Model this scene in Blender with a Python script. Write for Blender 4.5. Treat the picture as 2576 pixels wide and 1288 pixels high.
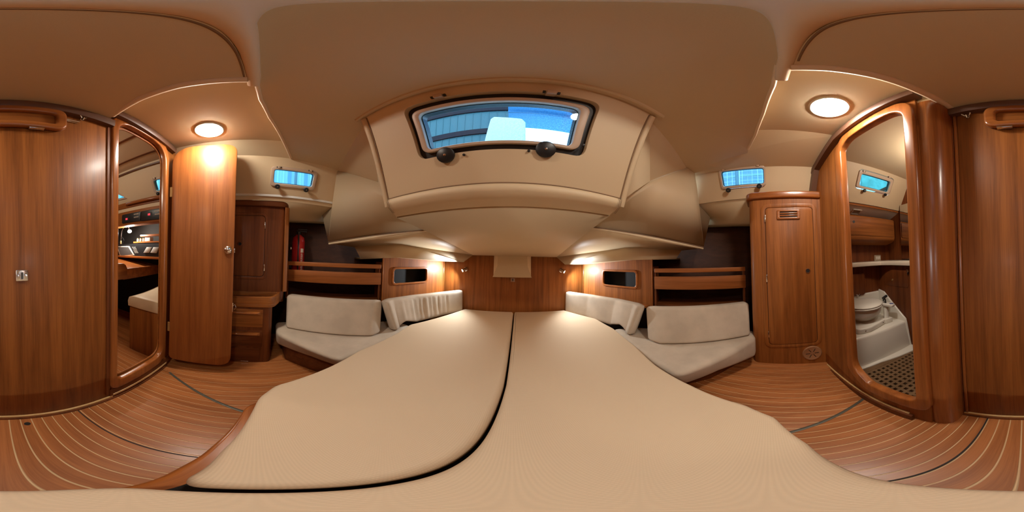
import bpy, bmesh, math, random
from mathutils import Vector, Matrix
random.seed(7)
C = bpy.context.scene.collection
for o in list(bpy.data.objects): bpy.data.objects.remove(o)
PI = math.pi
# ------------------------------------------------------------------ camera, sky, exposure
H = 1.05
up = Vector((0.01955, 0.0314, 0.99932)).normalized()          # the camera hung a little askew on its pole
fw = (Vector((0, 1, 0)) - up * up.y).normalized()
rt = fw.cross(up)
M3 = Matrix((rt, fw, up))                                       # camera axes -> world
cam = bpy.data.cameras.new('camera'); cam.type = 'PANO'
try: cam.panorama_type = 'EQUIRECTANGULAR'
except Exception: pass
try: cam.cycles.panorama_type = 'EQUIRECTANGULAR'
except Exception: pass
cam.clip_start = 0.01
co = bpy.data.objects.new('camera', cam); C.objects.link(co)
cx, cy, cz = M3.col[0], M3.col[1], M3.col[2]
mw = Matrix((cx, cz, -cy)).transposed().to_4x4(); mw.translation = Vector((0, 0, H))
co.matrix_world = mw
S = bpy.context.scene; S.camera = co
S.view_settings.view_transform = 'Standard'; S.view_settings.look = 'None'
S.view_settings.gamma = 1.0; S.view_settings.use_curve_mapping = False
S.view_settings.exposure = 0.0
try:
    S.cycles.use_denoising = True
    S.cycles.max_bounces = 10; S.cycles.diffuse_bounces = 6; S.cycles.sample_clamp_indirect = 4.0
    S.cycles.caustics_reflective = False; S.cycles.caustics_refractive = False
except Exception: pass
W = bpy.data.worlds.new('sky'); S.world = W; W.use_nodes = True
bg = W.node_tree.nodes['Background']; bg.inputs[0].default_value = (.80, .90, 1.0, 1); bg.inputs[1].default_value = 5.0
LAMP = 200.0        # ceiling lamp radiance
READ = 29.0         # reading light watts
# ------------------------------------------------------------------ survey helpers: bearing of a pixel met with a real plane
def D(px, py):
    a = math.radians((px - 1288) / 2576 * 360); e = math.radians((644 - py) / 1288 * 180)
    return M3 @ Vector((math.sin(a) * math.cos(e), math.cos(a) * math.cos(e), math.sin(e)))
def U(px, py, x=None, y=None, z=None, d=None):
    v = D(px, py)
    if x is not None: t = x / v.x
    elif y is not None: t = y / v.y
    elif z is not None: t = (z - H) / v.z
    else: t = d / math.hypot(v.x, v.y)
    return Vector((v.x * t, v.y * t, v.z * t + H))
# ------------------------------------------------------------------ materials
MATS = {}
def newmat(name):
    m = bpy.data.materials.new(name); m.use_nodes = True
    nt = m.node_tree; return m, nt, nt.nodes['Principled BSDF']
def setc(b, rough, coat=0, metal=0, spec=.5):
    b.inputs['Roughness'].default_value = rough; b.inputs['Metallic'].default_value = metal
    b.inputs['Coat Weight'].default_value = coat; b.inputs['Coat Roughness'].default_value = .22
    b.inputs['Specular IOR Level'].default_value = spec
def plain(name, col, rough=.5, metal=0, coat=0, spec=.5, bump=0, bscale=200, vary=0):
    if name in MATS: return MATS[name]
    m, nt, b = newmat(name); setc(b, rough, coat, metal, spec); b.inputs['Base Color'].default_value = (*col, 1)
    if bump or vary:
        tc = nt.nodes.new('ShaderNodeTexCoord'); n = nt.nodes.new('ShaderNodeTexNoise')
        n.inputs['Scale'].default_value = bscale; n.inputs['Detail'].default_value = 4
        nt.links.new(tc.outputs['Object'], n.inputs['Vector'])
        if bump:
            bp = nt.nodes.new('ShaderNodeBump'); bp.inputs['Strength'].default_value = bump; bp.inputs['Distance'].default_value = .002
            nt.links.new(n.outputs['Fac'], bp.inputs['Height']); nt.links.new(bp.outputs[0], b.inputs['Normal'])
        if vary:
            n2 = nt.nodes.new('ShaderNodeTexNoise'); n2.inputs['Scale'].default_value = 7; n2.inputs['Detail'].default_value = 6
            nt.links.new(tc.outputs['Object'], n2.inputs['Vector'])
            r = nt.nodes.new('ShaderNodeValToRGB')
            r.color_ramp.elements[0].position = .35; r.color_ramp.elements[1].position = .68
            r.color_ramp.elements[0].color = (*[c * (1 - vary) for c in col], 1)
            r.color_ramp.elements[1].color = (*[min(1, c * (1 + vary * .7)) for c in col], 1)
            nt.links.new(n2.outputs['Fac'], r.inputs[0]); nt.links.new(r.outputs[0], b.inputs['Base Color'])
    MATS[name] = m; return m
def wood(name, light, dark, axis='z', rough=.48, coat=.06, scale=1.0, rot=0):
    if name in MATS: return MATS[name]
    m, nt, b = newmat(name); setc(b, rough, coat, spec=.28)
    tc = nt.nodes.new('ShaderNodeTexCoord')
    def band(sl, sw, det):
        mp = nt.nodes.new('ShaderNodeMapping'); s = [sw, sw, sw]; s['xyz'.index(axis)] = sl
        mp.vector_type = 'TEXTURE'; mp.inputs['Rotation'].default_value = (0, 0, math.radians(rot)); mp.inputs['Scale'].default_value = [1 / (q * scale) for q in s]
        n = nt.nodes.new('ShaderNodeTexNoise'); n.inputs['Scale'].default_value = 1; n.inputs['Detail'].default_value = det
        n.inputs['Roughness'].default_value = .6
        if 'Distortion' in n.inputs: n.inputs['Distortion'].default_value = .4
        nt.links.new(tc.outputs['Object'], mp.inputs[0]); nt.links.new(mp.outputs[0], n.inputs['Vector']); return n
    a, f = band(.9, 22, 4), band(5, 260, 3)
    mx = nt.nodes.new('ShaderNodeMath'); mx.operation = 'MULTIPLY_ADD'; mx.inputs[1].default_value = .35
    nt.links.new(f.outputs['Fac'], mx.inputs[0]); 
    sc = nt.nodes.new('ShaderNodeMath'); sc.operation = 'MULTIPLY'; sc.inputs[1].default_value = .65
    nt.links.new(a.outputs['Fac'], sc.inputs[0]); nt.links.new(sc.outputs[0], mx.inputs[2])
    r = nt.nodes.new('ShaderNodeValToRGB'); r.color_ramp.elements[0].position = .36; r.color_ramp.elements[1].position = .62
    r.color_ramp.elements[0].color = (*dark, 1); r.color_ramp.elements[1].color = (*light, 1)
    nt.links.new(mx.outputs[0], r.inputs[0]); nt.links.new(r.outputs[0], b.inputs['Base Color'])
    bp = nt.nodes.new('ShaderNodeBump'); bp.inputs['Strength'].default_value = .06; bp.inputs['Distance'].default_value = .001
    nt.links.new(f.outputs['Fac'], bp.inputs['Height']); nt.links.new(bp.outputs[0], b.inputs['Normal'])
    MATS[name] = m; return m
def weave(name, col, scale=420, strength=.5):
    m, nt, b = newmat(name); setc(b, .85, spec=.2)
    tc = nt.nodes.new('ShaderNodeTexCoord'); hs = []
    for d in 'XY':
        w = nt.nodes.new('ShaderNodeTexWave'); w.bands_direction = d; w.inputs['Scale'].default_value = scale / 20; w.inputs['Distortion'].default_value = .25
        nt.links.new(tc.outputs['Object'], w.inputs['Vector']); hs.append(w)
    mu = nt.nodes.new('ShaderNodeMath'); mu.operation = 'MULTIPLY'
    nt.links.new(hs[0].outputs['Fac'], mu.inputs[0]); nt.links.new(hs[1].outputs['Fac'], mu.inputs[1])
    bp = nt.nodes.new('ShaderNodeBump'); bp.inputs['Strength'].default_value = strength; bp.inputs['Distance'].default_value = .0015
    nt.links.new(mu.outputs[0], bp.inputs['Height']); nt.links.new(bp.outputs[0], b.inputs['Normal'])
    r = nt.nodes.new('ShaderNodeValToRGB')
    r.color_ramp.elements[0].color = (*[c * .93 for c in col], 1); r.color_ramp.elements[1].color = (*[min(1, c * 1.04) for c in col], 1)
    nt.links.new(mu.outputs[0], r.inputs[0]); nt.links.new(r.outputs[0], b.inputs['Base Color'])
    MATS[name] = m; return m
def emit(name, col, s):
    m, nt, b = newmat(name); b.inputs['Base Color'].default_value = (*col, 1)
    b.inputs['Emission Color'].default_value = (*col, 1); b.inputs['Emission Strength'].default_value = s
    MATS[name] = m; return m
def glass(name, tint, gloss=.03):
    m, nt, b = newmat(name); out = nt.nodes['Material Output']
    t = nt.nodes.new('ShaderNodeBsdfTransparent'); t.inputs[0].default_value = (*tint, 1)
    g = nt.nodes.new('ShaderNodeBsdfGlossy'); g.inputs['Roughness'].default_value = .03
    mx = nt.nodes.new('ShaderNodeMixShader'); mx.inputs[0].default_value = gloss
    nt.links.new(t.outputs[0], mx.inputs[1]); nt.links.new(g.outputs[0], mx.inputs[2]); nt.links.new(mx.outputs[0], out.inputs[0])
    MATS[name] = m; return m
def speckle(m):                               # salt and dust dots on the hatch's acrylic
    nt = m.node_tree; t = [n for n in nt.nodes if n.type == 'BSDF_TRANSPARENT'][0]; c0 = tuple(t.inputs[0].default_value)
    tc = nt.nodes.new('ShaderNodeTexCoord'); n = nt.nodes.new('ShaderNodeTexNoise'); n.inputs['Scale'].default_value = 210; n.inputs['Detail'].default_value = 2
    big = nt.nodes.new('ShaderNodeTexNoise'); big.inputs['Scale'].default_value = 5
    r = nt.nodes.new('ShaderNodeValToRGB'); e = r.color_ramp.elements; e[0].position = .56; e[1].position = .70
    e[0].color = c0; e[1].color = (.80, .95, 1, 1)
    lo = r.color_ramp.elements.new(.36); lo.color = (c0[0] * .75, c0[1] * .78, c0[2] * .85, 1)
    sx = nt.nodes.new('ShaderNodeSeparateXYZ'); mr = nt.nodes.new('ShaderNodeMapRange'); mr.inputs[1].default_value = -.12; mr.inputs[2].default_value = .25; mr.inputs[3].default_value = .12; mr.inputs[4].default_value = 1.0
    mm = nt.nodes.new('ShaderNodeMix'); mm.data_type = 'RGBA'; mm.inputs[6].default_value = c0
    nt.links.new(tc.outputs['Object'], sx.inputs[0]); nt.links.new(sx.outputs[0], mr.inputs[0]); nt.links.new(mr.outputs[0], mm.inputs[0])
    nt.links.new(tc.outputs['Object'], n.inputs['Vector']); nt.links.new(n.outputs['Fac'], r.inputs[0]); nt.links.new(r.outputs[0], mm.inputs[7]); nt.links.new(mm.outputs[2], t.inputs[0])
WL, WD = (.33, .108, .021), (.17, .050, .009)       # mahogany, light and dark grain
wood_z = wood('mahogany_upright', WL, WD, 'z')
wood_x = wood('mahogany_across', WL, WD, 'x')
wood_y = wood('mahogany_fore_aft', WL, WD, 'y')
rail_p = wood('mahogany_rail_port', (.34, .11, .025), (.19, .055, .011), 'y', rot=-30); rail_s = wood('mahogany_rail_starboard', (.34, .11, .025), (.19, .055, .011), 'y', rot=22)
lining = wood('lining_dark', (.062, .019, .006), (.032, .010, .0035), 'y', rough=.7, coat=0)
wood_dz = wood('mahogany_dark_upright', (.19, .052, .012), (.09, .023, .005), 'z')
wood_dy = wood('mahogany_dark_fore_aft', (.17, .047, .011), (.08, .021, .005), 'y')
wood_trim = wood('teak_trim', (.36, .115, .026), (.20, .057, .012), 'z', .28, .5)
wood_trim_y = wood('teak_trim_fore_aft', (.36, .115, .026), (.20, .057, .012), 'y', .28, .5)
wood_trim_x = wood('teak_trim_across', (.36, .115, .026), (.20, .057, .012), 'x', .28, .5)
teak = wood('sole_teak', (.47, .170, .052), (.29, .095, .026), 'y', .38, .15)
holly = plain('holly_strip', (.80, .55, .28), .45)
cornice = plain('cornice_brown', (.115, .052, .030), .45)
seam = plain('dark_seam', (.02, .010, .006), .7)
black = plain('black_plastic', (.012, .012, .013), .4)
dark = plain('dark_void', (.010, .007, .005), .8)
rubber = plain('grey_strip', (.11, .10, .075), .45, metal=.3)
vinyl = plain('cream_vinyl', (.64, .495, .315), .55, bump=.12, bscale=500)
vinyl_seam = plain('vinyl_seam', (.22, .13, .07), .7)
piping = plain('cream_piping', (.78, .60, .42), .45)
cover = weave('mattress_weave', (.66, .51, .350), 1260, .22)
velour = plain('velour', (.49, .405, .315), .9, bump=.25, bscale=300, vary=.10, spec=.15)
chrome = plain('chrome', (.78, .76, .72), .16, metal=1)
brass = plain('dull_brass', (.55, .38, .16), .35, metal=.8)
white = plain('white_gelcoat', (.74, .70, .62), .28, coat=.3)
white_p = plain('white_plastic', (.72, .66, .56), .35)
frame_m = plain('beige_frame', (.56, .42, .31), .4)
red = plain('red_paint', (.42, .012, .012), .3, coat=.4)
blue_badge = plain('blue_badge', (.03, .07, .25), .3)
glass_b = glass('blue_acrylic', (.47, .77, .93))
glass_h = glass('hatch_acrylic', (.64, .85, 1.0)); speckle(glass_h)
glass_t = glass('teal_acrylic', (.50, .80, .86))
mirror_m = plain('mirror_glass', (.75, .72, .68), .04, metal=1)
lampw = emit('lamp_white', (1.0, .93, .81), LAMP)
ledw = emit('reading_led', (.92, .96, 1.0), 60)
redled = emit('red_digits', (1.0, .05, .08), 2.0)
# ------------------------------------------------------------------ mesh building
class Fr:                                   # a local frame: o origin, u right, v up, w out
    def __init__(s, o, u, v, w=None):
        s.o = Vector(o); s.u = Vector(u).normalized(); v = Vector(v); v = (v - s.u * v.dot(s.u)).normalized(); s.v = v
        s.w = s.u.cross(v) if w is None else Vector(w).normalized()
    def __call__(s, a, b, c=0): return s.o + s.u * a + s.v * b + s.w * c
    def ab(s, px, py):                      # where the bearing of a pixel meets this plane, in local a, b
        d = D(px, py); t = s.w.dot(s.o - Vector((0, 0, H))) / s.w.dot(d); q = d * t + Vector((0, 0, H)) - s.o
        return q.dot(s.u), q.dot(s.v)
XY = Fr((0, 0, 0), (1, 0, 0), (0, 1, 0), (0, 0, 1))
def rrect(a0, b0, a1, b1, r, n=6):
    r = [r] * 4 if not isinstance(r, (list, tuple)) else r
    pts = []
    for (x, y, s, rr) in ((a1 - r[0], b0 + r[0], -PI / 2, r[0]), (a1 - r[1], b1 - r[1], 0, r[1]), (a0 + r[2], b1 - r[2], PI / 2, r[2]), (a0 + r[3], b0 + r[3], PI, r[3])):
        if rr < 1e-6: pts.append((x, y)); continue
        for i in range(n + 1):
            t = s + PI / 2 * i / n; pts.append((x + rr * math.cos(t), y + rr * math.sin(t)))
    return pts
def rpoly(pts, r, n=5):                     # polygon with rounded corners
    out = []; N = len(pts)
    for i, p in enumerate(pts):
        ri = r[i] if isinstance(r, (list, tuple)) else r
        a, b, c = Vector(pts[i - 1][:2]), Vector(p[:2]), Vector(pts[(i + 1) % N][:2])
        if ri <= 0: out.append(tuple(b)); continue
        d1, d2 = (a - b), (c - b); k = min(ri, d1.length * .45, d2.length * .45)
        p1, p2 = b + d1.normalized() * k, b + d2.normalized() * k
        for j in range(n + 1):
            t = j / n; q = p1 * (1 - t) ** 2 + b * 2 * t * (1 - t) + p2 * t * t; out.append((q.x, q.y))
    return out
def star(poly, c, ang):                     # ray from c at angle meets polygon
    dx, dy = math.cos(ang), math.sin(ang); best = 0
    for i in range(len(poly)):
        x1, y1 = poly[i - 1][0] - c[0], poly[i - 1][1] - c[1]; x2, y2 = poly[i][0] - c[0], poly[i][1] - c[1]
        ex, ey = x2 - x1, y2 - y1; den = dx * ey - dy * ex
        if abs(den) < 1e-12: continue
        t = (x1 * ey - y1 * ex) / den; s = (x1 * dy - y1 * dx) / den
        if t > 0 and -1e-6 <= s <= 1 + 1e-6: best = max(best, t)
    return (c[0] + dx * best, c[1] + dy * best)
def inset(q, d):
    cx_ = sum(p[0] for p in q) / len(q); cy_ = sum(p[1] for p in q) / len(q)
    return [(p[0] + (d if p[0] < cx_ else -d), p[1] + (d if p[1] < cy_ else -d)) for p in q]
class MB:
    def __init__(s): s.v = []; s.f = []
    def add(s, vs, fs):
        n = len(s.v); s.v += [Vector(q) for q in vs]; s.f += [[i + n for i in f] for f in fs]; return s
    def prism(s, fr, pts, c0, c1):
        n = len(pts); vs = [fr(a, b, c0) for a, b in pts] + [fr(a, b, c1) for a, b in pts]
        return s.add(vs, [list(range(n))[::-1], list(range(n, 2 * n))] + [[i, (i + 1) % n, n + (i + 1) % n, n + i] for i in range(n)])
    def box(s, fr, a0, a1, b0, b1, c0, c1): return s.prism(fr, [(a0, b0), (a1, b0), (a1, b1), (a0, b1)], c0, c1)
    def ring(s, fr, outer, inner, c0, c1, c=None):
        c = c or (sum(p[0] for p in inner) / len(inner), sum(p[1] for p in inner) / len(inner))
        an = sorted(set(round(math.atan2(p[1] - c[1], p[0] - c[0]), 5) for p in list(outer) + list(inner)))
        O = [star(outer, c, a) for a in an]; I = [star(inner, c, a) for a in an]; n = len(an)
        vs = [fr(*p, c0) for p in O] + [fr(*p, c1) for p in O] + [fr(*p, c0) for p in I] + [fr(*p, c1) for p in I]
        fs = []
        for i in range(n):
            j = (i + 1) % n
            fs += [[i, j, n + j, n + i], [2 * n + j, 2 * n + i, 3 * n + i, 3 * n + j], [n + i, n + j, 3 * n + j, 3 * n + i], [j, i, 2 * n + i, 2 * n + j]]
        return s.add(vs, fs)
    def tube(s, pts, r, n=8, cap=True, closed=False):
        pts = [Vector(p) for p in pts]; L = []; N = len(pts)
        for i, p in enumerate(pts):
            t = (pts[(i + 1) % N] - pts[i - 1]) if closed else (pts[min(i + 1, N - 1)] - pts[max(i - 1, 0)])
            t = t.normalized(); u = Vector((0, 0, 1)).cross(t)
            if u.length < 1e-3: u = Vector((1, 0, 0)).cross(t)
            u.normalize(); v = t.cross(u); rr = r[i] if isinstance(r, (list, tuple)) else r
            L.append([p + u * rr * math.cos(2 * PI * k / n) + v * rr * math.sin(2 * PI * k / n) for k in range(n)])
        return s.loft(L, cap and not closed, closed)
    def loft(s, L, cap=True, closed=False):
        n = len(L[0]); m = len(L); vs = [q for l in L for q in l]; fs = []
        for i in range(m if closed else m - 1):
            for k in range(n):
                a, b = i * n, ((i + 1) % m) * n; fs.append([a + k, a + (k + 1) % n, b + (k + 1) % n, b + k])
        if cap: fs += [list(range(n))[::-1], list(range((m - 1) * n, m * n))]
        return s.add(vs, fs)
    def lathe(s, fr, prof, n=24):           # profile of (radius, height along w)
        L = [[fr(r * math.cos(2 * PI * k / n), r * math.sin(2 * PI * k / n), h) for k in range(n)] for r, h in prof]
        return s.loft(L)
    def build(s, name, mat, parent=None, bevel=0, seg=2, smooth=40, kind=None):
        me = bpy.data.meshes.new(name); off = parent_loc(parent)
        bm = bmesh.new(); vs = [bm.verts.new(q - off) for q in s.v]
        for f in s.f:
            try: bm.faces.new([vs[i] for i in f])
            except ValueError: pass
        bmesh.ops.remove_doubles(bm, verts=bm.verts, dist=1e-6)
        bmesh.ops.recalc_face_normals(bm, faces=bm.faces)
        if bevel:
            ed = [e for e in bm.edges if len(e.link_faces) == 2 and e.calc_face_angle(0) > .6]
            bmesh.ops.bevel(bm, geom=ed, offset=bevel, segments=seg, profile=.5, affect='EDGES', clamp_overlap=True)
        bm.to_mesh(me); bm.free()
        if smooth:
            for p in me.polygons: p.use_smooth = True
            me.set_sharp_from_angle(angle=math.radians(smooth))
        me.materials.append(mat)
        o = bpy.data.objects.new(name, me); C.objects.link(o)
        if parent is not None: o.parent = parent
        if kind: o['kind'] = kind
        return o
def parent_loc(p):
    v = Vector((0, 0, 0))
    while p is not None: v = v + p.location; p = p.parent
    return v
def thing(name, label, cat, loc, group=None):
    o = bpy.data.objects.new(name, None); C.objects.link(o); o.location = Vector(loc); o.empty_display_size = .05
    return tag(o, label, cat, group)
def tag(o, label, cat, group=None):
    o['label'] = label; o['category'] = cat
    if group: o['group'] = group
    return o
def struct(mb, name, mat, **k): return mb.build(name, mat, kind='structure', **k)
def slab(pts, th, down=None):               # a thick lining sheet from real 3D corners
    pts = [Vector(p) for p in pts]; n = Vector((0, 0, 0))
    for i in range(len(pts)): n += pts[i - 1].cross(pts[i])
    n.normalize()
    if down is not None and n.dot(Vector(down)) < 0: n = -n
    m = MB(); k = len(pts)
    m.add(pts + [p + n * th for p in pts], [list(range(k))[::-1], list(range(k, 2 * k))] + [[i, (i + 1) % k, k + (i + 1) % k, k + i] for i in range(k)])
    return m
# ================================================================== THE SHELL
Z1, Z2, Z3 = 1.965, 1.91, 1.87              # outer aft headliner, forward headliner, dropped centre panel
# ---- floor: teak planks with light holly showing in the joints
def clip(poly, hp):                          # Sutherland-Hodgman, keep a*x+b*y<=c
    for a, b, c in hp:
        out = []
        for i in range(len(poly)):
            p, q = poly[i - 1], poly[i]; fp, fq = a * p[0] + b * p[1] - c, a * q[0] + b * q[1] - c
            if (fp <= 0) != (fq <= 0):
                t = fp / (fp - fq); out.append((p[0] + (q[0] - p[0]) * t, p[1] + (q[1] - p[1]) * t))
            if fq <= 0: out.append(q)
        poly = out
        if not poly: return []
    return poly
sA, sB = Vector((.745, -.443)), Vector((.585, -.06))        # crease of the starboard ramp
pA, pB = Vector((-.977, -.541)), Vector((-.711, -.028))     # crease of the port ramp
sn = Vector((.923, .385)); pn = Vector((-.888, .46))
def zs(x, y): return max(0, .150 * ((Vector((x, y)) - sA).dot(sn)))
def zp(x, y): return max(0, .075 * ((Vector((x, y)) - pA).dot(pn)))
floor = MB().prism(XY, [(-1.9, -2.6), (1.9, -2.6), (1.9, 1.2), (-1.9, 1.2)], -.03, -.004)
floor = struct(floor, 'floor', holly)
sub = []
def ramp_sub(zf, pts):
    m = slab([(x, y, zf(x, y) - .004) for x, y in pts], -.01, (0, 0, 1)); m.build('floor_ramp', holly, floor)
ramp_sub(zs, [tuple(sA + (sA - sB) * .4), (1.5, -.60), (1.5, .75), tuple(sB + (sB - sA) * 1.9)])
ramp_sub(zp, [tuple(pA + (pA - pB) * .3), tuple(pB + (pB - pA) * 1.5), (-1.6, .75), (-1.6, -.70)])
pitch, gap = .0448, .0052
AFT = (0, -1, .648)                          # y >= -.648
FWD = (0, 1, .75)
def planks(zone, zf, rot=0, piv=(0, 0), off=-.016):
    c, s = math.cos(rot), math.sin(rot)
    for k in range(-44, 42):
        x0, x1 = off + k * pitch + gap / 2, off + (k + 1) * pitch - gap / 2
        q = [(x0, -1.5), (x1, -1.5), (x1, 1.5), (x0, 1.5)]
        q = [(piv[0] + (x - piv[0]) * c - (y - piv[1]) * s, piv[1] + (x - piv[0]) * s + (y - piv[1]) * c) for x, y in q]
        q = clip(q, zone)
        if len(q) < 3: continue
        m = MB(); n = len(q)
        m.add([(x, y, zf(x, y) - .006) for x, y in q] + [(x, y, zf(x, y)) for x, y in q], [list(range(n)), list(range(n, 2 * n))] + [[i, (i + 1) % n, n + (i + 1) % n, n + i] for i in range(n)])
        m.build('plank', teak, floor, smooth=0)
hs = (-sn.x, -sn.y, -sn.dot(sA)); hp_ = (-pn.x, -pn.y, -pn.dot(pA))
neg = lambda h: (-h[0], -h[1], -h[2])
flat = lambda x, y: 0
planks([AFT, (0, 1, .45), neg(hs), neg(hp_), (1, 0, -.322)], flat)                      # panel left of the aft hatch
planks([AFT, (0, 1, .45), neg(hs), neg(hp_), (-1, 0, .316), (1, 0, .166)], flat)         # panel by the aft bulkhead
planks([AFT, (0, 1, .45), neg(hs), neg(hp_), (-1, 0, -.171)], flat)
planks([AFT, FWD, hs, (1, 0, 1.42)], zs, math.radians(-7), (.78, -.42))
planks([AFT, FWD, hp_, (-1, 0, 1.85)], zp, math.radians(4), (-.98, -.54))
for nm, x in (('trim_1', -.319), ('trim_2', .1685)):         # dark joints between the lift-out sole panels
    struct(MB().box(XY, x - .003, x + .003, -.645, .3, -.003, .0008), nm, seam)
def strip(a, b, nm):
    fr = Fr((a.x, a.y, 0), ((b - a).x, (b - a).y, 0), (-(b - a).y, (b - a).x, 0)); L = (b - a).length
    struct(MB().box(fr, -.02, L + .25, -.009, .009, 0, .004), nm, rubber, bevel=.002)
strip(pA, pB, 'trim_3'); strip(sA, sB, 'trim_4')
fh = MB().lathe(Fr(U(69, 1066, z=.001), (1, 0, 0), (0, 1, 0)), [(.0001, 0), (.013, 0), (.013, .0012), (.0001, .0012)], 20); fh.build('finger_hole', dark, floor)
for q in ((190, 1036), (2488, 1048), (2503, 1049)):
    MB().lathe(Fr(U(*q, z=.001), (1, 0, 0), (0, 1, 0)), [(.0001, 0), (.004, 0), (.004, .001), (.0001, .001)], 10).build('screw', brass, floor)
# ---- aft bulkhead, centre
AW = Fr((0, -.64, 0), (-1, 0, 0), (0, 0, 1), (0, 1, 0))      # looking aft: right is -x
wall_aft = MB()
wall_aft.box(AW, -.33, .512, 0.0, 1.90, -.04, 0)
wall_aft = struct(wall_aft, 'wall_aft', wood_z, bevel=.003)
# ---- port bulkhead with its doorway
d_in = [AW.ab(*p) for p in ((292, 318), (412, 372), (402, 893), (290, 952))]
d_in = [(.556, 1.90), (.990, 1.895), (.990, .185), (.556, .188)]
d_out = [(.512, 1.965), (1.035, 1.965), (1.035, .105), (.512, .105)]
rin, rout = [.10, .16, .10, .05], [.12, .2, .12, .07]
wp = MB().ring(AW, [(.512, 2.06), (1.95, 2.06), (1.95, -.02), (.512, -.02)], rpoly([(.53, 1.95), (1.012, 1.945), (1.012, .13), (.53, .13)], rin), -.022, 0)
struct(wp, 'wall_port_aft', wood_z)
fr_ = MB().ring(AW, rpoly(d_out, rout, 8), rpoly(d_in, rin, 8), -.024, .018)
struct(fr_, 'trim_5', wood_trim, bevel=.009, seg=3)
MB().ring(AW, rpoly([(.53, 1.93), (1.012, 1.925), (1.012, .155), (.53, .155)], rin, 8), rpoly([(.566, 1.884), (.992, 1.879), (.992, .200), (.566, .205)], rin, 8), -.036, -.025).build('trim_6', wood_x, kind='structure', bevel=.004)
# dark upright joint between centre panel and the door frame, gold strip and kick along the sole
struct(MB().box(AW, .490, .512, .05, 1.90, 0, .006), 'trim_7', wood_dz)
kick = MB().box(AW, -.30, .53, .008, .030, 0, .012); struct(kick, 'trim_8', plain('gold_strip', (.62, .40, .17), .35), bevel=.003)
struct(MB().box(AW, -.30, 1.06, 0, .010, 0, .020), 'trim_9', wood_dy)
MB().box(AW, .53, 1.06, .030, .050, 0, .014).build('trim_10', MATS['gold_strip'], kind='structure', bevel=.003)
struct(MB().box(AW, .512, 1.10, 0.0, .105, 0, .010), 'baseboard_port', wood_dy)
# cornice mouldings under the headliner
cr = [U(*p, y=-.60) for p in ((2405, 300), (2576, 275), (0, 274), (150, 284), (272, 305))]
def moulding(pts, name, w=.05, h=.055, m=cornice):
    L = []
    for p in pts:
        L.append([p + Vector(q) for q in ((0, -w, -h), (0, -.006, -h), (0, 0, -h + .012), (0, 0, -.01), (0, -w, 0))])
    struct(MB().loft(L), name, m)
moulding([Vector((x, -.605, 1.868)) for x in (.30, .15, 0, -.15, -.3, -.43, -.512)], 'trim_11', .045, .060)
moulding([Vector((x, y, 1.966)) for x, y in ((-.50, -.585), (-.73, -.592), (-1.10, -.602))], 'trim_12', .06, .055)
# ---- starboard bulkhead with the doorway to the heads
hd = Vector((.9, .08, 0)).normalized()
HW = Fr((.40, -.50, 0), -hd, (0, 0, 1)); HW.w = Vector((-hd.y, hd.x, 0))       # looking aft: right is inboard (-x)
def hx(x): return (.40 - x) / hd.x
h_in = [(hx(.868), 1.80), (hx(.80), 1.848), (hx(.413), 1.842), (hx(.413), .232), (hx(.70), .215), (hx(.834), .29)]
h_out = [(hx(.94), 1.82), (hx(.84), 1.925), (hx(.365), 1.915), (hx(.350), .155), (hx(.72), .135), (hx(.905), .245)]
h_mid = [(hx(.905), 1.81), (hx(.82), 1.885), (hx(.39), 1.88), (hx(.385), .195), (hx(.71), .175), (hx(.87), .265)]
rh, rho = [.03, .10, .09, .06, .02, .08], [.04, .13, .12, .09, .03, .10]
struct(MB().ring(HW, [(hx(1.95), 2.06), (hx(.36), 2.06), (hx(.36), -.02), (hx(1.95), -.02)], rpoly(h_mid, rh, 6), -.024, 0), 'wall_starboard_aft', wood_z)
struct(MB().ring(HW, rpoly(h_out, rho, 8), rpoly(h_in, rh, 8), -.028, .020), 'trim_13', wood_trim, bevel=.009, seg=3)
moulding([HW(hx(x), z, .05) for x, z in ((.34, 1.966), (.6, 1.966), (.9, 1.966), (1.30, 1.85))], 'trim_14', .06, .055)
struct(MB().prism(HW, [(hx(1.40), 1.55), (hx(1.345), 1.55), (hx(1.20), 1.87), (hx(1.26), 1.89)], 0, .045), 'trim_15', cornice)
struct(MB().box(HW, hx(1.24), hx(.46), .052, .066, 0, .012).box(HW, hx(1.24), hx(.46), .052, .066, 0, .012), 'trim_16', MATS['gold_strip'], bevel=.003)
struct(MB().box(HW, hx(1.24), hx(.44), -.02, .055, 0, .022), 'baseboard_starboard', wood_dy)
# rounded corner post between the heads doorway and the aft bulkhead
post = []
for z in (-.01, 1.88):
    post.append([Vector((x, y, z)) for x, y in ((.40, -.535), (.375, -.517), (.345, -.513), (.312, -.520), (.288, -.542), (.278, -.575), (.278, -.645), (.42, -.645), (.42, -.56))])
struct(MB().loft(post), 'trim_17', wood_trim, smooth=60)
struct(MB().box(AW, -.315, -.272, .0, 1.87, 0, .012), 'trim_18', wood_dz, bevel=.003)
struct(MB().box(AW, -.270, -.255, .01, 1.84, 0, .010), 'trim_19', wood_trim, bevel=.004)
# ---- headliner
ceil = MB()
Pz = lambda x, y, z: Vector((x, y, z))
TW = {}
def trunk(s):                                 # sloping coachroof side: port s=-1, starboard s=1
    return Fr((s * 1.25, 0, 1.87), (0, -s, 0), (-s * .17, 0, .34))
TP, TS = trunk(-1), trunk(1)
def tpt(s, y, z): return Vector((s * (1.25 + (1.87 - z) * .5), y, z))
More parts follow.
